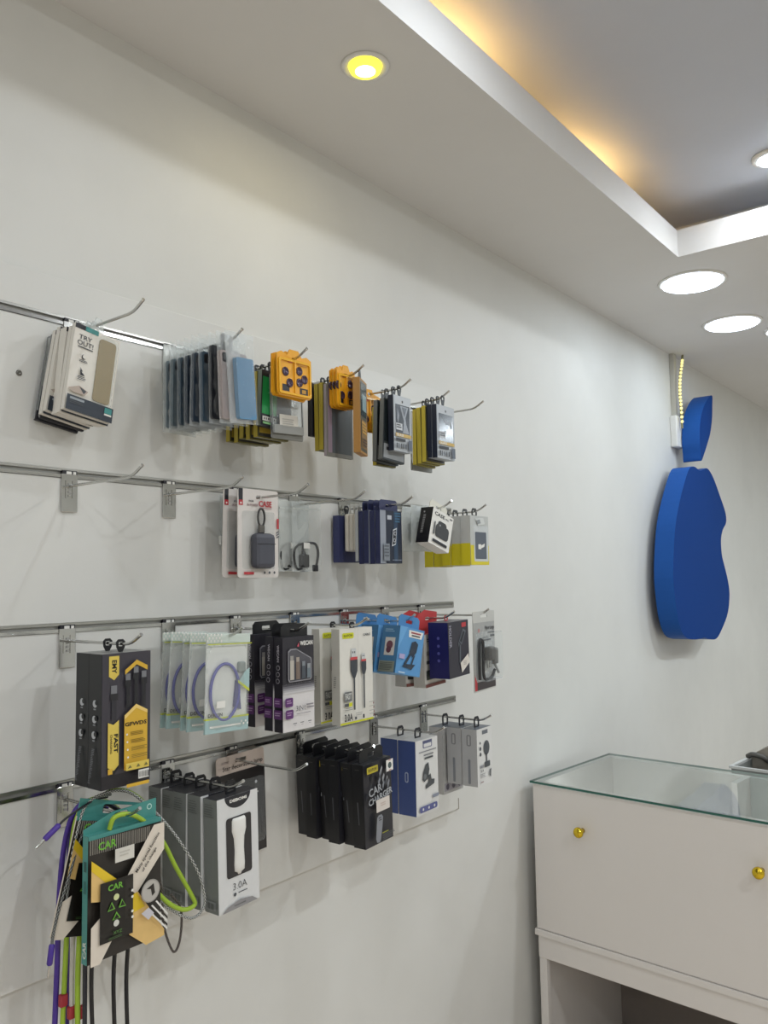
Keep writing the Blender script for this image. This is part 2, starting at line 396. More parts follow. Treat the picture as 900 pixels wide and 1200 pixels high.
# ================================================================== merchandise builders
def carton_part(root, w, h, t, zt, front, side, top, ch=0.0006):
    mb = MB().box((-t, -w/2, zt-h), (0, w/2, zt), front, ch)
    o = mb.build('carton', root); me = o.data
    for mt in (side, top): me.materials.append(mt)
    for f in me.polygons:
        n = f.normal
        if abs(n.y) > 0.72: f.material_index = 1
        elif abs(n.z) > 0.72: f.material_index = 2
    return o
def tab_part(root, zt, kind, mat, x, w):
    if kind == 'loop':
        o = [(-0.011, zt-0.0002), (0.011, zt-0.0002), (0.0125, -0.004), (0.0115, 0.004), (0.007, 0.009), (-0.007, 0.009), (-0.0115, 0.004), (-0.0125, -0.004)]
        hl = rrect(-0.0075, min(-0.0045, zt+0.003), 0.0075, 0.0032, 0.002, 3)
    elif kind == 'clip':
        o = [(-0.003, zt-0.0002), (0.003, zt-0.0002), (0.007, -0.005), (0.008, 0.003), (0.004, 0.007), (-0.004, 0.007), (-0.008, 0.003), (-0.007, -0.005)]
        hl = rrect(-0.004, -0.0035, 0.004, 0.003, 0.0015, 3)
    elif kind == 'peak':
        o = [(-0.014, zt-0.0002), (0.014, zt-0.0002), (0.005, 0.012), (-0.005, 0.012)]
        hl = rrect(-0.004, -0.0035, 0.004, 0.003, 0.0015, 3)
    else:                       # wide flap with a slot
        a = w*0.42
        o = [(-a, zt-0.0002), (a, zt-0.0002), (a, 0.006), (a*0.8, 0.012), (-a*0.8, 0.012), (-a, 0.006)]
        hl = rrect(-0.011, -0.0045, 0.011, 0.0032, 0.002, 3)
    A, B = ring(o, hl)
    return MB().plate_hole(A, B, x-0.0008, x+0.0008, mat).build('hang_tab', root)
def carton(name, label, cat, group, row, y, d, ztop, w, h, t, front, side, top=None, swing=0, yaw=0, tab='loop', tabmat=None, art=None, sideart=None, tabx=None):
    r = thing(name, label, cat, (d, y, HZ[row]), (R(swing), 0, R(yaw)), group)
    zt = ztop-HZ[row]
    carton_part(r, w, h, t, zt, front, side, top or front)
    if tab: tab_part(r, zt, tab, tabmat or BLACK, -t/2 if tabx is None else tabx, w)
    if art:
        a = Art(lambda u, v, e: (e, -w/2+u, zt-v), w, h); a.rect(0.001, 0.001, 0.999, 0.999, front); art(a); a.build('printed_front', r)
    if sideart:
        a = Art(lambda u, v, e: (-t+u, -w/2-e, zt-v), t, h); a.rect(0.002, 0.001, 0.998, 0.999, side); sideart(a); a.build('printed_side', r)
    return r
def card(name, label, cat, group, row, y, d, ztop, w, h, mat, t=0.0012, swing=0, yaw=0, art=None, rad=0.005, holew=0.012):
    """flat backing card with a slot for the hook"""
    r = thing(name, label, cat, (d, y, HZ[row]), (R(swing), 0, R(yaw)), group); zt = ztop-HZ[row]
    A, B = ring(rrect(-w/2, zt-h, w/2, zt, rad), rrect(-holew/2, -0.004, holew/2, 0.0032, 0.002, 3))
    MB().plate_hole(A, B, -t, 0, mat).build('backing_card', r)
    if art:
        a = Art(lambda u, v, e: (e, -w/2+u, zt-v), w, h); a.rect(0.01, 0.115, 0.99, 0.99, mat); art(a); a.build('printed_front', r)
    return r
def pillow(w, h, t, zt, mat, nu=8, nv=14, wr=0.0012, seed=1, topflat=0.12):
    rnd = random.Random(seed); mb = MB(); vs = []
    for sgn in (1, -1):
        for j in range(nv+1):
            for i in range(nu+1):
                u, v = i/nu, j/nv
                vv = max(0, (v-topflat)/(1-topflat))
                b = (1-(2*u-1)**4)*(1-(2*vv-1)**6)
                edge = i in (0, nu) or j in (0, nv)
                x = sgn*(0.0004 if edge else 0.0006+t/2*b*1.0+rnd.uniform(-wr, wr)*(0.4+b))
                vs.append((x, (u-0.5)*w+(0 if not edge else rnd.uniform(-wr, wr)*0.6), zt-v*h))
    fs = []; n = (nu+1)*(nv+1)
    for s in range(2):
        for j in range(nv):
            for i in range(nu):
                a = s*n+j*(nu+1)+i; q = (a, a+nu+1, a+nu+2, a+1); fs.append(q if s == 0 else q[::-1])
    return mb.add(vs, fs, mat, True)
def slabpart(root, name, y0, z0, y1, z1, x0, x1, mat, r=0.004):
    return MB().prism(rrect(y0, z0, y1, z1, r), x0, x1, mat).build(name, root)
def stack(first, base, specs, tail, skip=()):
    """copies of the front piece further back on the hook: (d, dy, dz, swing, yaw)"""
    out = []
    for k, (d, dy, dz, sw, yw) in enumerate(specs):
        out.append(dup(first, '%s, %s from the front %s' % (base, ORD[k+1], tail), d-first.location.x, dy, dz, sw, yw, skip))
    return out

# ================================================================== top row
# --- TRY OUT cartons
NAVY = M('#2b333e', 0.4); TEAL = M('#3f8c88', 0.4); TAN = M('#a18c63', 0.35); INK = M('#4a4d52', 0.5); PALE = M('#e3ded4', 0.5)
def art_try(a):
    a.rect(0.0, 0.0, 0.22, 0.055, BLK2); a.rect(0.22, 0.0, 0.5, 0.055, TEAL)
    a.text('TRY', 0.10, 0.115, 0.38, 0.165, INK, 0.01); a.text('OUT!', 0.08, 0.18, 0.42, 0.235, INK, 0.01); a.rect(0.1, 0.25, 0.42, 0.262, INK)
    a.disc(0.25, 0.36, 0.004, BLK2); a.disc(0.262, 0.355, 0.0034, PALE); a.lines(0.16, 0.4, 0.34, 0.43, 2, INK)
    a.poly([(0.2, 0.52), (0.32, 0.575), (0.22, 0.575)], BLK2); a.poly([(0.2, 0.49), (0.26, 0.53), (0.21, 0.54)], INK); a.lines(0.16, 0.59, 0.34, 0.64, 3, INK)
    a.poly([(0.0, 0.76), (0.22, 0.70), (0.42, 0.74), (0.36, 0.79), (0.1, 0.79)], M('#b7a89c', 0.5)); a.poly([(0.22, 0.71), (0.38, 0.74), (0.33, 0.78)], INK)
    a.rect(0, 0.83, 1, 1, NAVY); a.rect(0.06, 0.85, 0.36, 0.875, M('#9aa0a5')); a.lines(0.06, 0.89, 0.36, 0.93, 2, INK)
    a.rect(0.8, 0.845, 0.96, 0.91, TEAL); a.rect(0.8, 0.915, 0.96, 0.935, WHITE)
TG = 'phone case cartons on the TRY OUT hook'
fr = carton('phone_case_carton', 'white TRY OUT carton with a tan phone case, front one of its stack', 'phone case', TG, 0, 0.752, 0.082, 1.905, 0.086, 0.142, 0.0085, PALE, PALE, swing=-8, yaw=4, tab='peak', tabmat=MILKY, art=art_try, tabx=-0.004)
slabpart(fr, 'phone_case', 0.0035, -0.126, 0.035, -0.022, 0.0002, 0.0022, TAN, 0.005)
bl = slabpart(fr, 'blister', 0.001, -0.130, 0.038, -0.017, 0.0023, 0.0042, BLISTER, 0.006)
sp = []
for k in range(5):
    sp.append((0.0700-k*0.0112, random.uniform(-0.002, 0.004), random.uniform(-0.003, 0.001), -8+random.uniform(-2, 2.5), 4+random.uniform(-1, 1)))
stack(fr, 'white TRY OUT phone case carton', sp, 'of its stack', ('blister',))
def art_dark(a):
    a.rect(0.04, 0.6, 0.96, 0.98, M('#3a3c4a', 0.3)); a.disc(0.3, 0.72, 0.012, BLK2)
def clearpack(label, row, y, d, ztop, w, h, t, swing, yaw, art=None, group=None, foot=BLK2, name='clear_phone_case_pack', cat='phone case'):
    r = thing(name, label, cat, (d, y, HZ[row]), (R(swing), 0, R(yaw)), group); zt = ztop-HZ[row]
    A, B = ring(rrect(-w/2, zt-h, w/2, zt, 0.004), rrect(-0.006, -0.004, 0.006, 0.0032, 0.002, 3) if zt > 0.005 else rrect(-0.006, zt-0.012, 0.006, zt-0.005, 0.002, 3))
    MB().plate_hole(A, B, -t, 0, BLISTER).build('clear_shell', r)
    A, B = ring(rrect(-w/2-0.0006, zt-h-0.0006, w/2+0.0006, zt+0.0006, 0.0045), rrect(-w/2+0.0012, zt-h+0.0012, w/2-0.0012, zt-0.0012, 0.004))
    MB().plate_hole(A, B, -t*0.7, -t*0.3, M('#9b9c9c', 0.3)).build('rim', r)
    MB().box((-t-0.0004, -w/2+0.001, zt-h-0.001), (0.0004, w/2-0.001, zt-h+0.016), foot, 0.001).build('base_band', r)
    if art:
        a = Art(lambda u, v, e: (e, -w/2+u, zt-v), w, h); art(a); a.build('printed_front', r)
    return r
clearpack('clear phone case pack against the board behind the TRY OUT cartons', 0, 0.748, 0.008, 1.897, 0.080, 0.142, 0.005, -9, 3, art_dark, TG)
clearpack('clear phone case pack just behind the last TRY OUT carton', 0, 0.75, 0.0155, 1.900, 0.082, 0.142, 0.005, -8, 3, art_dark, TG)

# --- clear bags with phone cases
BG = 'clear bags with phone cases in the top row'
def case_bag(label, d, y, sw, yw, colr, w=0.072, h=0.158, t=0.012, cw=0.066, ch=0.118, film=FILM, seed=1, hanger=False, offy=0.001, cut=True):
    r = thing('phone_case_bag', label, 'phone case', (d, y, HZ[0]), (R(sw), 0, R(yw)), BG)
    pillow(w, h, t, 0.012, film, seed=seed).build('bag', r)
    o = MB().prism(rrect(-cw/2+offy, -h+0.02, cw/2+offy, -h+0.02+ch, 0.004), -0.0042, 0.0042, colr).build('phone_case', r)
    if cut: MB().prism(rrect(-cw/2+offy+0.004, -h+0.0+ch, -cw/2+offy+0.016, -h+0.016+ch, 0.003), 0.0042, 0.005, BLK2).build('camera_cutout', o)
    if hanger:
        A, B = ring(rrect(-0.014, -0.016, 0.014, 0.014, 0.005), rrect(-0.007, -0.004, 0.007, 0.0032, 0.002, 3))
        MB().plate_hole(A, B, 0.0068, 0.0085, BLACK).build('hanger', r)
    return r
BLUEC = M('#4f83a8', 0.4)
case_bag('clear bag with a light blue phone case, front one of its hook', 0.188, 0.955, 5, 6, BLUEC, seed=3, cw=0.044, ch=0.106, offy=0.006, cut=False)
case_bag('clear bag with a pinkish grey phone case behind the blue one', 0.170, 0.952, 3, 6, M('#a89b98', 0.4), seed=4)
case_bag('black-edged clear bag with a black hanger behind the pinkish one', 0.152, 0.95, 1, 5, M('#22252b', 0.35), seed=5, cw=0.068, ch=0.128, hanger=True)
for k, c in enumerate(('#3f5160', '#2e3b49', '#2a3644', '#41505c', '#5b6a72', '#76838a')):
    case_bag('frosted bag with a %s phone case, %s from the wall' % (['slate', 'navy', 'dark navy', 'slate grey', 'grey', 'pale grey'][k], ['sixth', 'fifth', 'fourth', 'third', 'second', 'first'][k]), 0.132-k*0.0195, 0.948, random.uniform(-2, 2), 4, M(c, 0.4), film=MILKY if k > 4 else FILM, seed=10+k, w=0.078, cw=0.070, ch=0.122, h=0.160)

# --- lens protector cards and long screen protector boxes
ORANGE = M('#e8a51e', 0.4); YEL = M('#b9a63a', 0.45); YEL2 = M('#c7b443', 0.45); LENS = M('#4a3a4c', 0.15, 0.3)
def art_long(a):
    a.rect(0.03, 0.02, 0.97, 0.98, M('#3b3a38', 0.3)); a.rect(0.12, 0.1, 0.88, 0.75, M('#5c6266', 0.15)); a.rect(0.05, 0.8, 0.95, 0.93, M('#b39a3c', 0.4))
    a.rect(0.6, 0.82, 0.9, 0.91, WHITE); a.bars(0.63, 0.835, 0.88, 0.895, 7, BLK2)
def long_box(label, y, d, ztop, group, front=None, side=None, w=0.082, h=0.165, t=0.011, swing=0, yaw=0, tab='clip', art=art_long):
    return carton('screen_protector_box', label, 'screen protector', group, 0, y, d, ztop, w, h, t, front or M('#6b6532', 0.4), side or YEL, swing=swing, yaw=yaw, tab=tab, art=art)
LG = 'long yellow screen protector boxes in the top row'
l0 = long_box('long yellow-edged box below the orange cards, front one', 1.112, 0.108, 1.898, LG, h=0.126)
stack(l0, 'long yellow-edged screen protector box', [(0.0885, -0.002, -0.002, 0.5, -1), (0.069, 0.001, 0.001, -0.7, 1), (0.0495, 0.003, -0.003, 0.4, 0), (0.030, 0, 0, 0, 1)], 'behind the blue phone case bag')
GREEN = M('#1f9a50', 0.35)
def art_green(a):
    a.rect(0.03, 0.03, 0.97, 0.97, BLK2); a.rect(0.03, 0.12, 0.5, 0.78, GREEN); a.text('X', 0.2, 0.3, 0.42, 0.4, M('#7fd0a0'), 0.02)
    a.rect(0.05, 0.82, 0.5, 0.9, WHITE); a.bars(0.1, 0.84, 0.46, 0.88, 6, BLK2); a.rect(0.05, 0.92, 0.3, 0.96, M('#88c080'))
long_box('dark box with a green side panel behind the orange lens cards', 1.108, 0.126, 1.896, LG, BLK2, M('#7d8577', 0.4), w=0.08, h=0.108, swing=-3, art=art_green)
def art_grey(a): a.rect(0.2, 0.68, 0.8, 0.95, M('#d0cbc0')); a.lines(0.28, 0.75, 0.72, 0.9, 4, M('#a9a59c'))
r = clearpack('clear grey pack with a white price label under the orange cards', 0, 1.12, 0.137, 1.893, 0.085, 0.112, 0.004, 3, 2, art_grey, LG, foot=M('#8f8f8a'), name='screen_protector_pack', cat='screen protector')
clearpack('clear grey pack between green-sided box and white price label pack', 0, 1.124, 0.131, 1.893, 0.085, 0.122, 0.003, 2, 0, None, LG, foot=M('#77766f'), name='screen_protector_pack', cat='screen protector')
def lens_card(label, y, d, ztop, group, swing=0, yaw=0, w=0.092, h=0.09, three=True, notched=True):
    r = thing('lens_protector_card', label, 'lens protector', (d, y, HZ[0]), (R(swing), 0, R(yaw)), group); zt = ztop-HZ[0]
    o = [(-w/2, zt-h+0.006), (-w/2+0.006, zt-h), (w/2-0.006, zt-h), (w/2, zt-h+0.006), (w/2, zt-0.014), (w*0.36, zt-0.008), (w*0.22, zt-0.012), (w*0.12, zt), (-w*0.12, zt), (-w*0.2, zt-0.012), (-w*0.36, zt-0.006), (-w/2, zt-0.012)]
    A, B = ring(o, rrect(-0.006, -0.004, 0.006, 0.0032, 0.002, 3)); MB().plate_hole(A, B, -0.003, 0, ORANGE).build('backing_card', r)
    A, B = ring(rrect(-w/2+0.003, zt-h+0.003, w/2-0.003, zt-0.019, 0.005), rrect(-w/2+0.007, zt-h+0.007, w/2-0.007, zt-0.024, 0.004))
    MB().plate_hole(A, B, 0, 0.003, M('#eab02c', 0.25)).build('frame_rim', r)
    MB().box((0, -0.0018, zt-h+0.007), (0.0028, 0.0018, zt-0.022), ORANGE).build('divider', r)
    cz = zt-h*0.56
    for (yy, zz) in ((0.012, cz+0.012), (0.026, cz-0.002), (0.012, cz-0.010), (-0.025, cz+0.006), (-0.014, cz-0.014)):
        MB().lathe([(0.0085, 0), (0.0085, 0.0015), (0.0065, 0.002), (0.006, 0.0012), (0.0005, 0.0012)], LENS, 18, Matrix.Translation((0.0002, yy, zz)) @ Matrix.Rotation(R(90), 4, 'Y')).build('lens', r)
    a = Art(lambda u, v, e: (e, -w/2+u, zt-v), w, h)
    a.rect(0.09, 0.22, 0.91, 0.94, ORANGE); a.rect(0.14, 0.76, 0.34, 0.9, BLK2); a.rect(0.64, 0.78, 0.88, 0.92, BLK2); a.rect(0.7, 0.81, 0.82, 0.89, M('#b9892a')); a.rect(0.3, 0.24, 0.44, 0.29, M('#c0562e')); a.rect(0.6, 0.26, 0.86, 0.31, M('#c98a2c'))
    a.build('printed_front', r)
    return r
OG = 'orange lens protector cards'
lens_card('orange lens protector card with five dark lenses, front one under its hook tip', 1.112, 0.166, 1.935, OG, 1)
lens_card('orange lens protector card close behind the front one left of the brown box', 1.11, 0.155, 1.933, OG, -1)
# --- fourth hook
FG = 'boxes on the fourth hook of the top row'
long_box('thin black box nearest the board left of two yellow boxes', 1.272, 0.098, 1.905, FG, BLK2, BLK2, h=0.11, art=None)
y1 = long_box('yellow-edged long box left of the hanging orange cards, nearer to them', 1.275, 0.127, 1.902, FG, w=0.084, h=0.138)
dup(y1, 'yellow-edged long box next to the thin black box', -0.0135, 0, 0.0, 0.8, 0)
def art_clearwin(a): a.rect(0.05, 0.05, 0.95, 0.95, M('#5a6063', 0.15)); a.rect(0.05, 0.05, 0.2, 0.95, M('#8f7f8a', 0.3))
long_box('grey-fronted long box under the three small orange cards', 1.275, 0.1355, 1.898, FG, M('#75746c'), M('#a59ba0', 0.4), h=0.147, t=0.007, art=art_clearwin)
for k, dd in enumerate((0.160, 0.151, 0.142)):
    lens_card('small orange lens card hanging left of the brown box, %s from it' % ['first', 'second', 'third'][k], 1.268, dd, 1.937, OG, random.uniform(-1, 1), 0, w=0.056, h=0.088)
BROWN = M('#a97a38', 0.45)
def art_brown(a):
    a.rect(0.08, 0.03, 0.92, 0.97, M('#5d5a4c', 0.3)); a.rect(0.12, 0.05, 0.9, 0.5, M('#3c4a4c', 0.2)); a.rect(0.3, 0.2, 0.85, 0.42, M('#9fb5b8', 0.2))
    a.rect(0.15, 0.55, 0.9, 0.93, M('#8a6a3a')); a.lines(0.2, 0.58, 0.85, 0.75, 4, M('#c99a3c')); a.lines(0.2, 0.8, 0.85, 0.92, 3, M('#4a3a2a'))
carton('screen_protector_box', 'brown long box turned edge-on at the front of its hook', 'screen protector', FG, 0, 1.286, 0.190, 1.905, 0.066, 0.152, 0.014, BROWN, BROWN, swing=0, yaw=27, tab='peak', tabmat=M('#4b4f4f', 0.4), art=art_brown)
# --- fifth hook
FV = 'boxes on the fifth hook of the top row'
lens_card('orange lens card to the right of the brown box', 1.432, 0.088, 1.927, OG, 1, 0, w=0.075, h=0.098)
def art_black(a): a.rect(0.04, 0.03, 0.96, 0.7, M('#1d2426', 0.25)); a.rect(0.04, 0.74, 0.96, 0.97, M('#8f9294')); a.rect(0.15, 0.79, 0.6, 0.84, BLK2)
b5 = long_box('black screen protector box behind the first white-faced navy box', 1.435, 0.159, 1.890, FV, M('#2b3031'), M('#6f7271', 0.4), w=0.078, h=0.135, swing=-4, art=art_black)
dup(b5, 'black screen protector box right beside an orange lens card', -0.018, -0.001, -0.002, -3, 0)
NAVYB = M('#232a3a', 0.4); SILV = M('#aab0b6', 0.4)
def art_white(seed):
    def f(a):
        rn = random.Random(seed)
        a.rect(0.02, 0.01, 0.98, 0.99, M('#b4b8bc', 0.35)); a.disc(0.5, 0.1, 0.003, BLK2); a.rect(0.1, 0.16, 0.9, 0.68, M('#474d55', 0.15))
        if seed == 1:
            a.poly([(0.35, 0.18), (0.82, 0.18), (0.66, 0.38), (0.7, 0.5), (0.86, 0.66), (0.5, 0.66), (0.56, 0.44)], M('#8f939b', 0.3)); a.poly([(0.2, 0.22), (0.3, 0.36), (0.24, 0.5), (0.17, 0.42)], M('#7a7f88', 0.3)); a.poly([(0.45, 0.2), (0.72, 0.2), (0.6, 0.36)], M('#5a606a', 0.2))
        else:
            a.poly([(0.3, 0.22), (0.6, 0.3), (0.8, 0.26), (0.84, 0.4), (0.76, 0.42), (0.7, 0.34), (0.5, 0.36)], M('#8f959c', 0.3)); a.disc(0.45, 0.5, 0.004, M('#9aa0a6', 0.3))
        a.rect(0.1, 0.5, 0.45, 0.62, M('#c9cccf')); a.lines(0.13, 0.52, 0.42, 0.6, 2, INK)
        a.rect(0.06, 0.68, 0.94, 0.74, M('#c9a95f')); a.text('GLASS', 0.1, 0.685, 0.5, 0.735, WHITE, 0.02)
        a.rect(0.06, 0.77, 0.6, 0.82, BLK2); a.bars(0.08, 0.86, 0.66, 0.95, 5, INK); a.rect(0.74, 0.78, 0.94, 0.97, M('#5d6470'))
    return f
carton('screen_protector_box', 'first white-faced navy box, hanging from a small black clip', 'screen protector', FV, 0, 1.436, 0.176, 1.898, 0.068, 0.122, 0.0145, SILV, NAVYB, swing=0, yaw=3, tab='clip', art=art_white(1))
long_box('low yellow box bottom showing under the first white-faced navy box', 1.445, 0.122, 1.880, FV, w=0.07, h=0.130, t=0.01)
# --- sixth hook
SX = 'boxes on the sixth hook of the top row'
n6 = carton('screen_protector_box', 'second white-faced navy box, at the front of the rightmost stack', 'screen protector', SX, 0, 1.585, 0.189, 1.898, 0.078, 0.124, 0.0128, SILV, NAVYB, swing=0, yaw=3, tab='clip', art=art_white(2))
dup(n6, 'navy box pressed behind the second white-faced box', -0.0142, 0.001, 0.001, -0.6, 3, ('printed_front',))
y6 = long_box('yellow-edged box directly behind the two navy boxes of the rightmost stack', 1.582, 0.1605, 1.897, SX, M('#8c8238'), YEL2, w=0.08, h=0.130, t=0.0105, yaw=2)
dup(y6, 'yellow-edged box in the middle of the rightmost top-row stack', -0.0125, -0.003, -0.002, 1, 2)
dup(y6, 'rearmost yellow-edged box of the rightmost top-row stack', -0.0255, 0.001, -0.005, -1, 2)
clearpack('grey clear pack hanging lowest in the rightmost top-row stack', 0, 1.59, 0.118, 1.892, 0.08, 0.138, 0.006, 0, 0, None, SX, foot=M('#8d8f8c'), name='screen_protector_pack', cat='screen protector')

# ================================================================== second row
# --- earbud case cards
RED = M('#b8323a', 0.45); CARDW = M('#dcd5cf', 0.5); CASEG = M('#4b4c55', 0.45)
def art_ear(a):
    a.rect(0.02, 0.0, 0.12, 0.13, BLK2); a.rect(0.02, 0.13, 0.12, 0.19, RED); a.disc(0.07, 0.165, 0.002, WHITE)
    a.text('FOR', 0.26, 0.125, 0.38, 0.148, INK, 0.02); a.text('IN POWER', 0.22, 0.165, 0.48, 0.195, M('#8a6b6b'), 0.02); a.text('CASE', 0.50, 0.125, 0.82, 0.195, RED, 0.03); a.rect(0.5, 0.205, 0.82, 0.215, M('#bb9999'))
    for k in range(3): a.poly([(0.93, 0.48+k*0.028), (0.99, 0.46+k*0.028), (0.99, 0.475+k*0.028), (0.93, 0.495+k*0.028)], INK)
    a.rect(0.94, 0.32, 0.99, 0.44, RED); a.rect(0.12, 0.935, 0.36, 0.965, RED)
    for u in (0.62, 0.74, 0.86): a.disc(u, 0.945, 0.0026, INK)
def ear_card(label, d, y, sw, yw):
    r = card('earbud_case_card', label, 'earbud case', 'earbud case cards', 1, y, d, 1.676, 0.105, 0.168, CARDW, 0.0016, sw, yw, art_ear, 0.006)
    zt = 1.676-HZ[1]; zc = zt-0.117
    b = MB().box((0.0005, -0.025, zc-0.034), (0.022, 0.027, zc+0.033), CASEG, 0.009).build('earbud_case', r)
    MB().tube([(0.0225, -0.022, zc+0.012), (0.0228, 0, zc+0.0125), (0.0225, 0.024, zc+0.012)], 0.0006, BLK2, 6).build('seam', b)
    loop = [Vector((0.008, math.sin(a)*0.0085, zc+0.063+math.cos(a)*0.017)) for a in [i*2*math.pi/20 for i in range(21)]]
    MB().tube(loop, 0.0021, M('#3c3a38', 0.5), 8).build('strap_loop', r)
    MB().box((0.004, -0.006, zc+0.033), (0.012, 0.006, zc+0.049), M('#7d7a76', 0.25, 0.8), 0.002).build('ring_clasp', r)
    slabpart(r, 'blister', -0.042, zt-0.152, 0.042, zt-0.042, 0.0004, 0.0012, BLISTER, 0.006)
    return r
ear_card('white CASE card with a dark grey earbud case, front one', 0.079, 1.10, 0, 0)
ear_card('white CASE card half hidden behind the front earbud case card', 0.048, 1.088, -1.5, 6)
r = thing('clear_bag', 'empty-looking clear bag left of the earbud case cards', 'bag', (0.02, 1.085, HZ[1]), (0, 0, 0))
pillow(0.06, 0.095, 0.006, 0.006, MILKY, seed=31).build('bag', r); MB().box((-0.0035, -0.03, -0.09), (0.0035, 0.03, -0.073), M('#cfcfca'), 0.001).build('paper_label', r)
# --- adapter cable bags
def otg(label, d, y, sw, seed):
    r = thing('adapter_cable_bag', label, 'cable', (d, y, HZ[1]), (R(sw), 0, 0), 'bags with black adapter cables')
    pillow(0.088, 0.148, 0.010, 0.006, clear('zip_bag_film', '#eef0ee', 0.09, 0.15) if seed == 41 else MILKY, seed=seed).build('bag', r)
    MB().box((-0.0012, -0.044, -0.012), (0.0012, 0.044, -0.009), M('#cfd2cf', 0.3)).build('zip_strip', r)
    pts = [(0, -0.012, -0.098), (0, -0.010, -0.088), (0, 0.006, -0.082), (0, 0.026, -0.084), (0, 0.034, -0.100), (0, 0.031, -0.122), (0, 0.026, -0.134)]
    c = MB().tube(smooth_path(pts), 0.0028, BLACK, 8).build('cable', r)
    MB().box((-0.004, 0.019, -0.142), (0.004, 0.031, -0.128), BLK2, 0.0015).build('connector', c)
    MB().tube(smooth_path([(0, -0.016, -0.136), (0, -0.03, -0.136), (0, -0.038, -0.12), (0, -0.038, -0.1), (0, -0.028, -0.088), (0, -0.012, -0.084)]), 0.0026, BLACK, 8).build('cable', r)
    MB().box((-0.0045, -0.022, -0.134), (0.0045, 0.004, -0.106), BLACK, 0.003).build('usb_socket', r)
    MB().tube([(0, -0.010, -0.108), (0, -0.012, -0.098)], [0.006, 0.003], BLACK, 10).build('strain_relief', r)
    MB().box((0.0058, -0.016, -0.094), (0.0066, 0.002, -0.082), WHITE).build('price_label', r)
    return r
otg('clear bag with a black adapter cable, in front of another', 0.036, 1.279, 0, 41)
otg('clear bag with an adapter cable, half hidden behind another', 0.020, 1.258, -1, 42)
# --- navy boxes
NV = 'navy boxes on the fifth hook of the second row'
NB = M('#2a2f55', 0.35); NB2 = M('#1f2743', 0.3)
def art_navy(a):
    a.rect(0.0, 0.0, 0.26, 1, M('#9298a3', 0.35)); a.rect(0.26, 0, 1, 1, M('#252c3c', 0.3)); a.rect(0.62, 0.0, 0.8, 0.96, M('#31465f', 0.3)); a.rect(0.32, 0.09, 0.52, 0.17, M('#b8bcc4'))
    a.lines(0.66, 0.03, 0.96, 0.24, 4, M('#3f6a88')); a.poly([(0.55, 0.36), (0.74, 0.32), (0.68, 0.64), (0.49, 0.68)], M('#c8ccd2')); a.poly([(0.57, 0.38), (0.71, 0.35), (0.66, 0.62), (0.52, 0.65)], BLK2)
    a.disc(0.64, 0.43, 0.0045, M('#c8ccd2')); a.disc(0.6, 0.56, 0.0045, M('#c8ccd2')); a.disc(0.64, 0.43, 0.003, BLK2); a.disc(0.6, 0.56, 0.003, BLK2)
    a.rect(0.1, 0.63, 0.36, 0.95, M('#7f858d')); a.lines(0.12, 0.66, 0.33, 0.9, 4, M('#5a6068')); a.lines(0.46, 0.93, 0.96, 0.95, 1, M('#8f97a8'))
n0 = carton('cable_box', 'navy box with a printed phone picture, front one of four', 'box', NV, 1, 1.435, 0.140, 1.650, 0.080, 0.115, 0.013, NB2, NB, NB, 0, 2, 'flap', NB, art_navy)
stack(n0, 'navy box with pale edge', [(0.1245, 0, 0, 0.5, 2), (0.109, -0.001, 0.001, -0.4, 2), (0.0935, 0, 0, 0.2, 2)], 'of the four navy boxes')
IV = M('#d9d3c8', 0.45)
for k in range(3):
    r = thing('power_adapter', 'ivory slim adapter left of the navy boxes, %s from them' % ['first', 'second', 'third'][k], 'adapter', (0.068-k*0.0125, 1.428, HZ[1]), (0, 0, 0), 'ivory adapters in the second row')
    MB().box((-0.011, -0.024, -0.098), (0, 0.024, -0.014), IV, 0.004).build('body', r); tab_part(r, -0.014, 'loop', M('#c6c4be', 0.4), -0.005, 0.04)
def art_bl(a): a.rect(0.1, 0.02, 0.9, 0.3, M('#3a48a0')); a.rect(0.2, 0.35, 0.8, 0.55, M('#8f9499')); a.rect(0.05, 0.6, 0.95, 0.98, NB2)
carton('cable_box', 'grey-sided box with bright blue top between adapters and navy boxes', 'box', NV, 1, 1.434, 0.0795, 1.653, 0.076, 0.112, 0.009, M('#767a82'), M('#b7b9ba', 0.4), tab='clip', art=art_bl)
carton('cable_box', 'dark blue box nearest the board behind the ivory adapters', 'box', NV, 1, 1.43, 0.026, 1.645, 0.074, 0.105, 0.018, M('#2c3156'), M('#343a66', 0.4), tab='clip')
# --- tilted CASE box and clear bags
for k, (d, y, s) in enumerate(((0.142, 1.588, 2), (0.118, 1.582, -2), (0.09, 1.585, 1))):
    r = thing('clear_bag', 'crumpled clear bag behind the tilted CASE box, %s from it' % ['first', 'second', 'third'][k], 'bag', (d, y, HZ[1]), (R(s), 0, 0), 'clear bags behind the CASE box')
    pillow(0.084, 0.105, 0.014, 0.008, MILKY, seed=50+k, wr=0.002).build('bag', r); MB().box((-0.003, -0.018, -0.072), (0.003, -0.002, -0.03), M('#8b8d8a', 0.4), 0.002).build('contents', r)
def art_case(a):
    a.text('CASE', 0.1, 0.08, 0.58, 0.18, BLK2, 0.03); a.text('PRO', 0.62, 0.12, 0.78, 0.17, BLK2, 0.02); a.rect(0.82, 0.06, 0.95, 0.09, INK)
    a.rr(0.3, 0.28, 0.72, 0.56, 0.008, M('#37383a')); a.rr(0.22, 0.38, 0.86, 0.74, 0.009, M('#3b3c3e')); a.disc(0.4, 0.4, 0.0025, M('#9a9c9e'))
    a.rr(0.12, 0.36, 0.18, 0.72, 0.002, M('#55585a')); a.rr(0.14, 0.84, 0.84, 0.92, 0.002, BLK2)
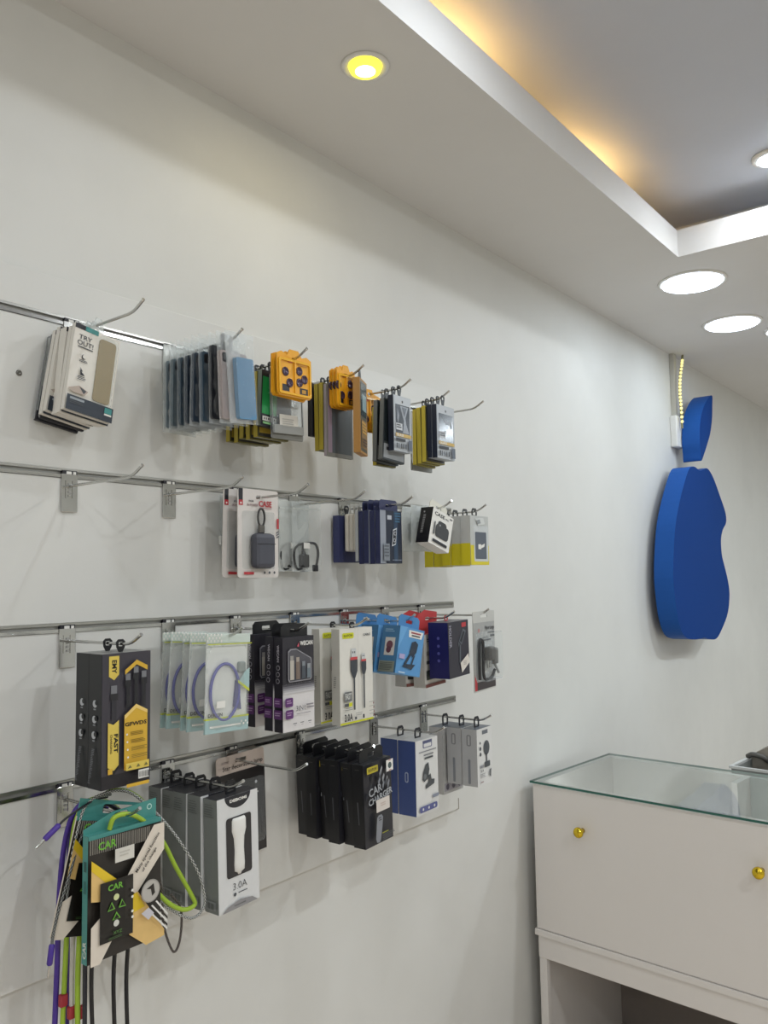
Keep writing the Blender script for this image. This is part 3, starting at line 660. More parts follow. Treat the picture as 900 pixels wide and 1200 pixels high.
def side_case(a): a.rect(0, 0, 1, 1, BLACK); a.lines(0.3, 0.2, 0.5, 0.75, 12, M('#8a8a8a'), 0.6, 0.1); a.disc(0.4, 0.14, 0.002, M('#aaaaaa'))
carton('earbud_case_box', 'tilted white CASE box with a black side', 'earbud case', None, 1, 1.586, 0.180, 1.650, 0.084, 0.084, 0.034, WHITE, BLACK, WHITE, -17, 0, 'flap', M('#dfdccf', 0.4), art_case, side_case)
# --- yellow-bottomed boxes
YB = M('#d8c81f', 0.4); GB = M('#c4c4c0', 0.4)
def art_yb(a):
    a.rect(0, 0, 1, 0.64, M('#bfc1be', 0.3)); a.rect(0, 0.6, 1, 1, YB); a.rr(0.18, 0.2, 0.96, 0.93, 0.003, M('#ccd0d0', 0.15)); a.rr(0.24, 0.33, 0.86, 0.88, 0.003, M('#565d68', 0.4))
    a.rect(0.4, 0.58, 0.56, 0.68, WHITE); a.poly([(0.56, 0.6), (0.76, 0.56), (0.72, 0.63), (0.56, 0.66)], WHITE); a.poly([(0.25, 0.06), (0.7, 0.03), (0.78, 0.16), (0.4, 0.2)], M('#d3d5d2', 0.3)); a.poly([(0.3, 0.1), (0.5, 0.07), (0.55, 0.15), (0.36, 0.17)], M('#8c9090'))
def side_yb(a): a.rect(0, 0.56, 1, 1, YB)
yb = carton('watch_strap_box', 'yellow and grey window box at the front of its stack', 'box', 'yellow-bottomed grey boxes', 1, 1.735, 0.180, 1.651, 0.088, 0.119, 0.026, GB, GB, GB, 0, 2, 'loop', M('#3a3a3a', 0.4), art_yb, side_yb)
stack(yb, 'yellow-bottomed grey box', [(0.153, 0, 0, 0.6, 2), (0.126, -0.002, -0.001, -0.8, 1), (0.099, 0.001, -0.002, 0.5, 3), (0.072, 0, -0.003, 0, 2)], 'of its stack')

# ================================================================== third row
CHAR = M('#3d3a42', 0.4); GLD = M('#d8ad38', 0.4); GLD2 = M('#dcc258', 0.4); SIDEB = M('#15181c', 0.3)
def art_fast(a):
    a.rect(0, 0, 0.97, 1, CHAR); a.rect(0, 0.9, 0.97, 1, M('#221f24', 0.4))
    a.poly([(0.13, 0.02), (0.335, 0.02), (0.335, 0.16), (0.235, 0.2), (0.13, 0.17)], GLD2); a.text('EMY', 0.19, 0.05, 0.285, 0.15, BLACK, 0.03, -90)
    GR = M('#77787c', 0.3); DK = M('#232327', 0.35)
    a.rect(0.17, 0.24, 0.29, 0.3, GR); a.rect(0.15, 0.3, 0.31, 0.35, DK); a.rect(0.18, 0.35, 0.28, 0.5, M('#2e2d33'))
    a.poly([(0.11, 0.51), (0.22, 0.53), (0.33, 0.5), (0.33, 0.84), (0.23, 0.87), (0.11, 0.84)], GLD2); a.text('FAST', 0.23, 0.6, 0.315, 0.74, BLACK, 0.04, -90); a.text('CHARGING', 0.155, 0.6, 0.195, 0.74, M('#5c4a20'), 0.02, -90)
    a.poly([(0.11, 0.84), (0.23, 0.87), (0.33, 0.83), (0.33, 0.85), (0.23, 0.9), (0.11, 0.865)], BLACK); a.rect(0.11, 0.85, 0.2, 0.89, GLD)
    for u, v in ((0.5, 0.16), (0.66, 0.11), (0.82, 0.15)):
        a.rect(u-0.05, v, u+0.05, v+0.05, GR); a.rect(u-0.065, v+0.05, u+0.065, v+0.1, DK); a.rect(u-0.035, v+0.1, u+0.035, 0.42, DK)
    a.poly([(0.42, 0.13), (0.66, 0.06), (0.89, 0.11), (0.89, 0.145), (0.66, 0.095), (0.42, 0.165)], GLD)
    a.poly([(0.41, 0.47), (0.65, 0.395), (0.89, 0.45), (0.89, 0.86), (0.41, 0.88)], GLD); a.poly([(0.41, 0.47), (0.65, 0.395), (0.89, 0.45), (0.89, 0.475), (0.65, 0.425), (0.41, 0.5)], M('#eccb77'))
    a.text('GFWDS', 0.42, 0.525, 0.87, 0.555, BLACK, 0.03)
    for k in range(4): a.disc(0.46, 0.615+k*0.056, 0.0015, WHITE); a.lines(0.53, 0.6+k*0.056, 0.86, 0.63+k*0.056, 3, M('#8f7426'))
    a.rect(0.41, 0.825, 0.89, 0.88, GLD2)
    for u in (0.49, 0.66, 0.82): a.poly([(u-0.04, 0.865), (u, 0.84), (u+0.04, 0.862)], M('#6d6a3a'))
    a.rect(0.66, 0.89, 0.88, 0.955, WHITE); a.bars(0.68, 0.9, 0.87, 0.945, 9, BLK2); a.rect(0.4, 0.975, 0.86, 1, GLD)
def side_fast(a):
    for k in range(3):
        a.disc(0.5, 0.37+k*0.115, 0.0055, M('#b9bcc0')); a.disc(0.62, 0.362+k*0.115, 0.0036, SIDEB); a.rect(0.42, 0.405+k*0.115, 0.6, 0.415+k*0.115, M('#8e9196'))
    a.lines(0.4, 0.7, 0.62, 0.95, 26, M('#6d7076'), 0.5, 0.5)
f0 = carton('charging_cable_box', 'black and gold FAST charging cable box, front one', 'cable box', 'black FAST cable boxes', 2, 0.75, 0.166, 1.398, 0.084, 0.195, 0.033, CHAR, SIDEB, M('#8a8a88', 0.4), 0, 0, 'clip', BLACK, art_fast, side_fast)
dup(f0, 'black FAST charging cable box behind the front one', -0.0352, 0.001, 0.0, 0, 0)
# --- purple cable bags
PURP = M('#5a5aa8', 0.4); MINT = M('#a4bfbf', 0.4); LIME = M('#c6cf45', 0.4)
BAGW = clear('cable_bag_film', '#eceeea', 0.14, 0.2)
def cable_bag(label, d, y, sw, yw, seed):
    r = thing('cable_bag', label, 'cable', (d, y, HZ[2]), (R(sw), 0, R(yw)), 'bags of purple cable')
    W, Hh = 0.096, 0.162; zt = 0.004
    pillow(W, Hh, 0.011, zt, BAGW, seed=seed, topflat=0.1).build('bag', r)
    MB().box((-0.0026, -W/2+0.003, zt-Hh+0.02), (-0.002, W/2-0.003, zt-0.014), M('#e3e3de', 0.5)).build('inner_sleeve', r)
    MB().box((-0.0012, -W/2, zt-0.016), (0.0013, W/2, zt-0.001), M('#cdd8cf', 0.35), 0.0005).build('header', r)
    a = Art(lambda u, v, e: (0.0064+e if 0.12 < v/Hh < 0.86 else 0.0022+e, -W/2+u, zt-v), W, Hh)
    b = Art(lambda u, v, e: (0.0016+e, -W/2+u, zt-v), W, Hh)
    for k in range(9):
        for j in range(3):
            if (k+j) % 2 == 0: b.rect(0.0+k*0.035, 0.0+j*0.03, 0.03+k*0.035, 0.025+j*0.03, WHITE)
    b.rect(0, 0.1, 1, 0.11, LIME); b.build('header_print', r)
    f = MB()
    f.box((-0.0022, -W/2+0.001, zt-Hh), (0.0022, W/2-0.001, zt-Hh+0.022), MINT, 0.0005); f.build('footer_band', r)
    MB().box((-0.0024, -W/2+0.001, zt-Hh+0.022), (0.0024, W/2-0.001, zt-Hh+0.0245), LIME).build('footer_stripe', r)
    c = Art(lambda u, v, e: (0.0026+e, -W/2+u, zt-v), W, Hh)
    c.text('DEKKIN', 0.06, 0.8, 0.38, 0.835, BLK2, 0.03); c.rect(0.1, 0.925, 0.8, 0.945, WHITE)
    for k in range(4): c.rect(0.8+k*0.045, 0.9+(k % 2)*0.025, 0.835+k*0.045, 0.92+(k % 2)*0.025, WHITE)
    c.poly([(0.86, 0.4), (0.97, 0.36), (0.97, 0.6), (0.72, 0.5)], MINT); c.poly([(0.7, 0.48), (0.97, 0.58), (0.97, 0.61), (0.7, 0.51)], LIME); c.build('printed_front', r)
    pts = [Vector((0.001, -0.006+0.031*math.cos(q), -0.092+0.046*math.sin(q))) for q in [R(95)+i*2*math.pi/36 for i in range(42)]]
    MB().tube(pts, 0.0026, PURP, 8).build('cable', r)
    MB().box((-0.004, 0.022, -0.062), (0.004, 0.038, -0.044), M('#8b938f', 0.4), 0.003).build('plug', r)
    MB().prism([(0.014, -0.118), (0.030, -0.124), (0.026, -0.09), (0.018, -0.075)], -0.002, 0.002, M('#4a4a80', 0.4)).build('connector', r)
    MB().box((0.0066, -0.028, -0.117), (0.0072, -0.010, -0.106), WHITE).build('price_label', r)
    return r
cable_bag('clear bag of purple cable, front one with a price sticker', 0.166, 0.949, -2, 0, 61)
for k, (d, y, s) in enumerate(((0.126, 0.948, -3), (0.104, 0.951, -2), (0.074, 0.948, -4), (0.05, 0.95, -2))):
    cable_bag('clear bag of purple cable, %s from the front' % ORD[k+1], d, y, s, random.uniform(-2, 2), 62+k)
# --- 3 IN 1 boxes
PUR = M('#5d2f6b', 0.4); DKP = M('#221e28', 0.35)
def art_3in1(a):
    a.rect(0, 0, 1, 0.5, M('#2b2930', 0.4)); a.rect(0, 0.5, 1, 1, M('#d9d5d4', 0.4))
    for k in range(5): a.rect(0, 0.5+k*0.02, 1, 0.521+k*0.02, M(['#45434a', '#68666c', '#8d8b90', '#aeacae', '#c6c3c4'][k], 0.4))
    a.poly([(0.44, 0.105), (0.5, 0.06), (0.5, 0.11)], M('#d05a6a')); a.text('WECAN', 0.53, 0.05, 0.94, 0.1, WHITE, 0.03)
    o = [(0.14, 0.15), (0.22, 0.125), (0.4, 0.125), (0.88, 0.24), (0.9, 0.27), (0.9, 0.46), (0.86, 0.48), (0.18, 0.48), (0.14, 0.45)]
    a.poly(o, M('#8f8d92', 0.3)); cx, cy = 0.5, 0.32
    a.poly([(cx+(u-cx)*0.93, cy+(v-cy)*0.93) for u, v in o], M('#55545a', 0.2))
    for u, c, c2, hh in ((0.26, '#b9b2a8', '#97938e', 0.2), (0.44, '#7a6a60', '#a59a90', 0.22), (0.62, '#4a5058', '#7d8288', 0.27), (0.78, '#6d7880', '#8d9296', 0.3)):
        a.rect(u-0.05, hh, u+0.05, hh+0.05, M(c2, 0.3)); a.rect(u-0.06, hh+0.05, u+0.06, 0.455, M(c, 0.3))
    for k in range(2):
        a.rr(0.02, 0.64+k*0.125, 0.26, 0.735+k*0.125, 0.003, PUR); a.lines(0.06, 0.665+k*0.125, 0.22, 0.71+k*0.125, 2, M('#a98ab0'))
    a.text('3IN1', 0.34, 0.735, 0.62, 0.79, INK, 0.0); a.lines(0.66, 0.73, 0.95, 0.79, 2, M('#8a868a'), 0.5, 0.2); a.lines(0.34, 0.815, 0.9, 0.83, 1, M('#8a868a'))
    for u in (0.28, 0.5, 0.74): a.rect(u-0.05, 0.91, u+0.06, 0.918, INK); a.rect(u-0.03, 0.93, u+0.04, 0.936, M('#9a969a'))
def side_3in1(a):
    a.text('WECAN', 0.35, 0.08, 0.62, 0.26, M('#b9b4bb'), 0.02, -90)
    for v in (0.32, 0.39, 0.46): a.disc(0.5, v, 0.0045, M('#a9a4ab')); a.disc(0.5, v, 0.0034, DKP)
    a.rect(0.05, 0.64, 1, 0.735, PUR); a.rect(0.05, 0.765, 1, 0.86, PUR); a.lines(0.2, 0.665, 0.9, 0.71, 2, M('#a98ab0')); a.lines(0.2, 0.79, 0.9, 0.835, 2, M('#a98ab0'))
t0 = carton('charging_cable_box', 'black and white 3IN1 charging cable box, front one', 'cable box', 'black 3IN1 cable boxes', 2, 1.11, 0.172, 1.399, 0.083, 0.168, 0.020, DKP, DKP, BLK2, 0, 1, 'flap', BLACK, art_3in1, side_3in1)
stack(t0, 'black 3IN1 charging cable box', [(0.1505, -0.001, 0.001, -0.8, 0), (0.100, -0.002, 0.004, 0.6, 2)], 'of its stack')
# --- 3.0A boxes
CREAM = M('#dedbd2', 0.45); GREYC = M('#b3b1aa', 0.45); LIM = M('#cfd02a', 0.4)
def art_30a(a):
    a.rect(0, 0, 1, 1, CREAM); a.rect(0.55, 0.0, 0.56, 0.98, M('#cfccc4')); a.rect(0.0, 0.98, 1, 1, LIM)
    a.rr(0.08, 0.045, 0.42, 0.105, 0.003, LIM); a.text('RAVPOW', 0.12, 0.06, 0.38, 0.09, M('#6d6d20'), 0.02); a.text('CABLE', 0.7, 0.065, 0.93, 0.09, INK, 0.02)
    for u, v, k in ((0.4, 0.215, 1.0), (0.68, 0.275, 0.72)):
        a.rect(u-0.075*k, v, u+0.075*k, v+0.1*k, M('#c9cac9', 0.3)); a.rect(u-0.04*k, v+0.03*k, u-0.015*k, v+0.05*k, INK); a.rect(u+0.015*k, v+0.03*k, u+0.04*k, v+0.05*k, INK)
        a.rect(u-0.105*k, v+0.09*k, u+0.105*k, v+0.125*k, M('#c8474a')); a.poly([(u-0.105*k, v+0.12*k), (u+0.105*k, v+0.12*k), (u+0.1*k, v+0.24*k), (u+0.035, v+0.31*k), (u-0.035, v+0.31*k), (u-0.1*k, v+0.24*k)], M('#3d4147'))
        a.rect(u-0.02, v+0.3*k, u+0.02, 0.86, M('#3d4147'))
    a.rect(0.08, 0.66, 0.3, 0.76, M('#6b6c6c')); a.text('FAST', 0.1, 0.675, 0.28, 0.74, M('#c9c9c4'), 0.03); a.rect(0.08, 0.78, 0.2, 0.81, INK); a.rect(0.2, 0.775, 0.3, 0.815, LIM); a.lines(0.08, 0.825, 0.3, 0.86, 2, M('#9a9a94'))
    a.text('3.0A', 0.06, 0.885, 0.3, 0.965, BLK2, 0.03); a.rect(0.36, 0.93, 0.42, 0.96, INK); a.rect(0.6, 0.92, 0.65, 0.96, BLK2); a.lines(0.38, 0.89, 0.58, 0.93, 2, M('#b0aea8'))
    a.rect(0.955, 0.3, 0.975, 0.38, INK)
    for v in (0.82, 0.865, 0.91, 0.945): a.rect(0.78, v-0.02, 0.95, v-0.014, M('#a9a6a0')); a.disc(0.92, v, 0.0018, M('#8a5a5a'))
def side_30a(a): a.lines(0.3, 0.5, 0.6, 0.62, 6, M('#8f8d88'))
w0 = carton('charging_cable_box', 'cream 3.0A charging cable box, front one', 'cable box', 'cream 3.0A cable boxes', 2, 1.28, 0.167, 1.405, 0.103, 0.185, 0.020, CREAM, M('#c9c6bd', 0.45), CREAM, 0, 1, 'clip', BLACK, art_30a, side_30a)
dup(w0, 'cream 3.0A charging cable box behind the front one', -0.048, -0.004, 0.0, 0.5, 0)
# --- blue holder boxes
BLU = M('#4a86bc', 0.4); BLU2 = M('#3f7199', 0.4); BLU3 = M('#6aa5d6', 0.4)
def art_blue(a):
    a.rect(0, 0, 1, 1, M('#5a95c9', 0.4)); a.poly([(0, 0), (0.3, 0), (0, 0.5)], BLU3)
    a.poly([(0.36, 0.05), (0.96, 0.05), (0.9, 0.2), (0.38, 0.2)], WHITE); a.rect(0.45, 0.08, 0.85, 0.115, M('#9a4a52')); a.rect(0.48, 0.14, 0.82, 0.17, INK)
    D = M('#2f3b4a', 0.35); a.poly([(0.52, 0.3), (0.66, 0.26), (0.78, 0.32), (0.74, 0.5), (0.6, 0.62), (0.46, 0.52)], D); a.poly([(0.5, 0.5), (0.56, 0.54), (0.36, 0.8), (0.28, 0.78)], D); a.poly([(0.64, 0.58), (0.7, 0.56), (0.6, 0.8), (0.54, 0.8)], D)
    a.poly([(0.22, 0.84), (0.3, 0.78), (0.74, 0.76), (0.6, 0.88)], D); a.rect(0.06, 0.58, 0.28, 0.68, M('#a9a2c8')); a.rect(0.1, 0.95, 0.35, 0.98, M('#b5cfe3'))
def side_blue(a):
    a.rect(0, 0, 1, 1, BLU2); a.rect(0.25, 0.26, 0.82, 0.64, M('#c9c5c0')); a.disc(0.53, 0.42, 0.009, M('#6b3f4c')); a.disc(0.5, 0.52, 0.007, M('#5a3040')); a.lines(0.2, 0.08, 0.8, 0.16, 2, M('#8fb4cf'), 0.4)
    a.rect(0.05, 0.76, 0.95, 0.99, M('#82887e')); a.lines(0.12, 0.79, 0.88, 0.97, 5, M('#5d635d'), 0.5)
HG = 'blue phone holder boxes'
b0 = carton('phone_holder_box', 'blue tilted phone holder box, front one', 'phone holder', HG, 2, 1.435, 0.196, 1.396, 0.080, 0.098, 0.048, BLU, BLU2, BLU3, -12, -4, 'flap', BLU, art_blue, side_blue, tabx=-0.012)
dup(b0, 'blue tilted phone holder box behind the front one', -0.056, -0.004, 0.001, -11, -3)
dup(b0, 'blue phone holder box nearest the board, mostly hidden by cable boxes', -0.112, -0.006, 0.004, -8, -2)
# --- red-topped boxes
REDC = M('#c23b3e', 0.4)
def art_redtop(a):
    a.rect(0, 0, 1, 1, M('#cbc8c2', 0.4)); a.disc(0.75, 0.22, 0.011, BLK2); a.disc(0.75, 0.22, 0.006, M('#55504f')); a.rr(0.58, 0.42, 0.9, 0.56, 0.004, M('#3c3b3e')); a.rect(0.1, 0.32, 0.4, 0.4, M('#8f8c88')); a.rect(0.08, 0.5, 0.3, 0.56, INK)
    a.rr(0.06, 0.68, 0.46, 0.86, 0.002, M('#2f3430')); a.rr(0.54, 0.66, 0.95, 0.86, 0.002, M('#2e332f')); a.rect(0.0, 0.94, 1, 1, M('#7d4a42')); a.lines(0.12, 0.08, 0.6, 0.16, 2, INK)
rt = carton('phone_holder_box', 'white holder box with a red header, front of two', 'phone holder', 'red-topped white boxes', 2, 1.575, 0.148, 1.376, 0.088, 0.118, 0.030, M('#cbc8c2', 0.4), M('#c2beb6', 0.4), M('#a84c48', 0.4), 2, 4, None, None, art_redtop)
dup(rt, 'white holder box with a red header, nearer the board', -0.042, -0.002, -0.002, -2, 0)
for o in (rt, [x for x in COL.objects if x.get('label') == 'white holder box with a red header, nearer the board'][0]):
    A, B = ring([(-0.040, 1.3758-HZ[2]), (0.040, 1.3758-HZ[2]), (0.044, 0.012), (-0.01, 0.020), (-0.044, 0.008)], rrect(-0.009, -0.004, 0.009, 0.0032, 0.002, 3))
    MB().plate_hole(A, B, -0.016, -0.0145, REDC).build('header_card', o)
# --- navy holder box
def art_navyh(a):
    a.rect(0, 0, 1, 1, M('#2b2935', 0.35)); a.text('HOLDER', 0.04, 0.06, 0.16, 0.46, M('#9a98a5'), 0.03, -90); a.rect(0.66, 0.04, 0.88, 0.12, RED)
    G2 = M('#5a6068', 0.3); a.poly([(0.5, 0.36), (0.72, 0.15), (0.86, 0.2), (0.62, 0.44)], G2); a.poly([(0.54, 0.36), (0.72, 0.19), (0.8, 0.22), (0.62, 0.4)], M('#22252b'))
    a.poly([(0.52, 0.44), (0.57, 0.43), (0.55, 0.75), (0.48, 0.75)], G2); a.poly([(0.44, 0.36), (0.52, 0.42), (0.46, 0.46)], G2); a.poly([(0.52, 0.76), (0.92, 0.62), (0.99, 0.78), (0.58, 0.94)], M('#ddd6cc')); a.lines(0.66, 0.74, 0.84, 0.82, 3, M('#b5aea6'))
def side_navyh(a):
    for v in (0.28, 0.42, 0.55, 0.68): a.disc(0.5, v, 0.0035, M('#5a5aa0'))
nh = carton('phone_holder_box', 'dark navy holder box with a price sticker and red clip', 'phone holder', None, 2, 1.592, 0.205, 1.404, 0.096, 0.124, 0.050, M('#2b2935', 0.35), M('#22205a', 0.35), M('#55535c', 0.35), 2, 5, 'clip', RED, art_navyh, side_navyh, tabx=-0.03)
# --- blister card with car charger
def art_blister(a):
    a.rect(0.02, 0.14, 0.98, 0.98, M('#a5a5a3', 0.4)); a.poly([(0.02, 0.98), (0.02, 0.78), (0.14, 0.9), (0.14, 0.98)], RED); a.rect(0.12, 0.88, 0.98, 0.98, M('#3a3034', 0.4)); a.disc(0.24, 0.24, 0.005, M('#c08a88'))
    a.text('Vipor Lange', 0.52, 0.19, 0.96, 0.25, BLK2, 0.02); a.rect(0.66, 0.27, 0.96, 0.285, INK); a.rect(0.76, 0.31, 0.96, 0.33, INK); a.rect(0.4, 0.36, 0.78, 0.375, INK); a.rect(0.4, 0.33, 0.68, 0.34, M('#7d7d7d'))
bc = card('car_charger_card', 'grey blister card with a black car charger and coiled cable', 'car charger', None, 2, 1.732, 0.188, 1.421, 0.128, 0.188, M('#c3c2bd', 0.35), 0.0015, 0, 8, art_blister, 0.004, 0.04)
zt = 1.424-HZ[2]
pts = [(0.006, -0.044, -0.148), (0.006, -0.045, -0.10), (0.006, -0.040, -0.060), (0.007, -0.032, -0.056), (0.008, -0.027, -0.066), (0.008, -0.028, -0.11), (0.008, -0.026, -0.140), (0.008, -0.010, -0.150), (0.008, 0.02, -0.148), (0.008, 0.040, -0.132)]
MB().tube(smooth_path(pts), 0.0038, BLACK, 8).build('cable', bc)
ch = MB().box((0.002, -0.012, -0.106), (0.022, 0.020, -0.074), M('#4a4743', 0.35), 0.005).build('charger_body', bc)
for yy in (-0.006, 0.004, 0.013): MB().box((0.008, yy-0.002, -0.124), (0.012, yy+0.002, -0.104), CHROME, 0.0006).build('metal_contact', ch)
MB().box((0.002, 0.024, -0.118), (0.018, 0.046, -0.078), M('#6a6864', 0.35), 0.005).build('adapter', bc)
MB().tube([(0.012, 0.026, -0.11), (0.014, 0.05, -0.14)], 0.003, M('#8d8f90', 0.2), 8).build('spare_plug', bc)
slabpart(bc, 'blister', -0.052, zt-0.166, 0.055, zt-0.052, 0.0006, 0.0240, BLISTER, 0.008)

# ================================================================== bottom row
# --- CAR boxes
TL_ = M('#4a918a', 0.4); BK = M('#2a2622', 0.4); CRM = M('#e0d5c6', 0.45); YL = M('#e6c42c', 0.4); PCH = M('#e2bd78', 0.4); GRN = M('#6fb13e', 0.4)
def art_car(a):
    a.rect(0, 0, 1, 1, BK)
    a.rect(0, 0.0, 1, 0.035, TL_)
    for k in range(30): a.rect(0.02+k*0.027, 0.035, 0.034+k*0.027, 0.15, M('#8a857c', 0.4))
    a.rect(0.8, 0.035, 1, 0.15, BK)
    a.poly([(0.85, 0.035), (1, 0.035), (1, 0.26), (0.6, 0.56), (0.42, 0.44)], CRM); a.poly([(0.0, 0.18), (0.36, 0.4), (0.3, 0.55), (0.0, 0.5)], PCH); a.poly([(0.0, 0.18), (0.36, 0.4), (0.3, 0.46), (0.0, 0.26)], YL)
    a.poly([(0, 0.7), (0.2, 0.6), (0.35, 0.78), (0.12, 1), (0, 1)], CRM); a.poly([(0.5, 0.56), (0.62, 0.54), (1, 0.93), (1, 0.98), (0.74, 1.0), (0.5, 0.86)], PCH); a.poly([(0.5, 0.56), (0.6, 0.54), (0.72, 0.68), (0.52, 0.7)], YL)
    a.text('CAR', 0.08, 0.05, 0.32, 0.115, GRN, 0.025); a.rect(0.3, 0.14, 0.56, 0.25, M('#d9d5cb')); a.lines(0.36, 0.17, 0.5, 0.22, 2, M('#c5c0b5'))
    a.text('Many special function', 0.50, 0.225, 1.0, 0.262, BK, 0.02, 50); a.text('of the change', 0.62, 0.29, 0.92, 0.323, BK, 0.02, 50); a.rect(0.98, 0.3, 0.985, 0.31, BK)
    a.rect(0.1, 0.375, 0.54, 0.85, M('#171512', 0.3)); a.rect(0.43, 0.40, 0.53, 0.72, M('#24211d', 0.3))
    a.text('CAR', 0.2, 0.405, 0.4, 0.455, GRN, 0.025); a.disc(0.31, 0.515, 0.0046, M('#d2d8a0')); a.disc(0.31, 0.72, 0.0046, M('#d5d5cc'))
    for q in (90, 210, 330):
        c, s = math.cos(R(q)), math.sin(R(q)); cu, cv = 0.31, 0.612
        def pt(rr, ta):
            b = R(q+ta); return (cu+rr*math.cos(b)/a.w, cv+rr*math.sin(b)/a.h)
        a.poly([pt(0.003, 0), pt(0.015, -27), pt(0.015, 27)], GRN); a.poly([pt(0.006, 0), pt(0.0135, -20), pt(0.0135, 20)], M('#171512', 0.3))
    a.text('XYZ', 0.26, 0.775, 0.38, 0.8, M('#4d7a38'), 0.02); a.lines(0.2, 0.815, 0.42, 0.835, 2, M('#3d5a30'))
    for v in (0.5, 0.55, 0.665, 0.71): a.disc(0.51, v, 0.002, WHITE)
    a.disc(0.76, 0.555, 0.0165, M('#a09b94', 0.4), 24); a.disc(0.76, 0.555, 0.0148, M('#b9b5ae', 0.4), 24); a.poly([(0.7, 0.53), (0.8, 0.5), (0.82, 0.58), (0.78, 0.6), (0.76, 0.54)], BK)
    for k in range(5): a.poly([(0.7+k*0.03, 0.70-k*0.012), (0.72+k*0.03, 0.695-k*0.012), (1.0, 0.905-k*0.03), (1.0, 0.925-k*0.03)], WHITE if k % 2 == 0 else BK)
    a.poly([(0.62, 0.71), (0.72, 0.68), (0.8, 0.74), (0.72, 0.78)], M('#c9c6cc'))
def side_car(a):
    a.text('CAR', 0.2, 0.82, 0.85, 0.955, M('#cfd8cf'), 0.04, 90); a.rect(0.3, 0.2, 0.8, 0.28, M('#2c5a56')); a.rect(0.3, 0.35, 0.8, 0.45, M('#38706c'))
CG = 'CAR audio cable boxes'
def tealhead(o, zt, w):
    A, B = ring([(-w/2, zt-0.0002), (w/2, zt-0.0002), (w/2, 0.010), (0.01, 0.0065), (-0.014, 0.006), (-w/2, zt+0.007)], rrect(-0.012, -0.005, 0.012, 0.0035, 0.003, 3))
    MB().plate_hole(A, B, -0.0135, -0.012, TL_).build('header_card', o)
    a = Art(lambda u, v, e: (-0.012+e, -w/2+u, 0.010-v), w, 0.025); a.disc(0.9, 0.42, 0.0045, M('#bfe0d8')); a.disc(0.9, 0.42, 0.003, TL_); a.build('header_print', o)
c0 = carton('audio_cable_box', 'teal-edged CAR audio cable box with a black cassette window, front one', 'cable box', CG, 3, 0.752, 0.164, 1.143, 0.124, 0.176, 0.013, BK, TL_, TL_, 0, 0, None, None, art_car, side_car)
tealhead(c0, 1.143-HZ[3], 0.124)
c1 = carton('audio_cable_box', 'teal-headed CAR audio cable card tilted behind the front box', 'cable box', CG, 3, 0.758, 0.128, 1.150, 0.118, 0.165, 0.004, BK, CRM, TL_, -13, -6, None, None, art_car)
A, B = ring([(-0.059, 1.1498-HZ[3]), (0.059, 1.1498-HZ[3]), (0.059, 0.011), (-0.059, 0.015)], rrect(-0.02, -0.005, 0.03, 0.008, 0.003, 3)); MB().plate_hole(A, B, -0.003, -0.001, TL_).build('header_card', c1)
# --- audio cables round the hook
CAB = 'audio cables with the CAR boxes'
def cable(label, pix, r, mat, mat2=None, plug=None, band=None, per=8):
    P = [at(x, y, 0, d) for x, y, d in pix]; base = P[-1]
    t = thing('audio_cable', label, 'cable', tuple(base), group=CAB)
    P = [p-base for p in P]
    MB().tube(smooth_path(P, per), r, mat, 8, mat2).build('cord', t)
    if plug:
        d = (P[-1]-P[-2]).normalized(); e = P[-1]
        MB().tube([e, e+d*0.002, e+d*0.026, e+d*0.028], [r*1.1, 0.0042, 0.0042, 0.003], plug, 12).build('plug_grip', t)
        MB().tube([e+d*0.028, e+d*0.042, e+d*0.044], [0.0018, 0.0018, 0.001], CHROME, 10).build('plug_pin', t)
    if band:
        q = Vector(at(*band)) - base; MB().box(q-Vector((0.0045, 0.006, 0.009)), q+Vector((0.0045, 0.006, 0.009)), M('#a8323c', 0.5), 0.002).build('tie_band', t)
    return t
PU = M('#4b3192', 0.4); GR_ = M('#9fbe36', 0.4); WHC = M('#cdc9c2', 0.45); GYB = M('#8d8f8a', 0.5)
cable('flat purple audio cable at the far left of the bundle', [(122, 948, 0.075), (100, 940, 0.07), (84, 958, 0.065), (74, 1000, 0.062), (69, 1060, 0.06), (67, 1130, 0.06), (63, 1230, 0.06)], 0.0042, PU)
cable('lime green audio cable with a red band, left of the white one', [(134, 944, 0.082), (112, 936, 0.078), (94, 950, 0.075), (84, 990, 0.072), (79, 1080, 0.07), (76, 1140, 0.07), (72, 1230, 0.07)], 0.0040, GR_, band=(74, 1172, 0, 0.071))
cable('white audio cable with a red band between two lime green ones', [(136, 946, 0.090), (116, 938, 0.086), (99, 953, 0.083), (90, 1000, 0.081), (86, 1090, 0.08), (84, 1150, 0.08), (84, 1230, 0.08)], 0.0036, WHC, band=(84, 1186, 0, 0.081))
cable('lime green audio cable right of the white one', [(138, 948, 0.099), (120, 940, 0.095), (106, 955, 0.092), (97, 1010, 0.09), (93, 1100, 0.09), (91, 1150, 0.09), (91, 1230, 0.09)], 0.0042, GR_, band=(95, 1186, 0, 0.088))
cable('dark audio cable between the lime green one and the box edge', [(140, 950, 0.107), (124, 942, 0.104), (112, 956, 0.102), (103, 1020, 0.1), (100, 1110, 0.1), (99, 1230, 0.1)], 0.0036, M('#2a2b33', 0.4))
cable('purple audio cable behind the white one', [(126, 947, 0.070), (104, 938, 0.066), (88, 956, 0.060), (80, 1010, 0.055), (79, 1100, 0.053), (79, 1230, 0.05)], 0.0036, PU)
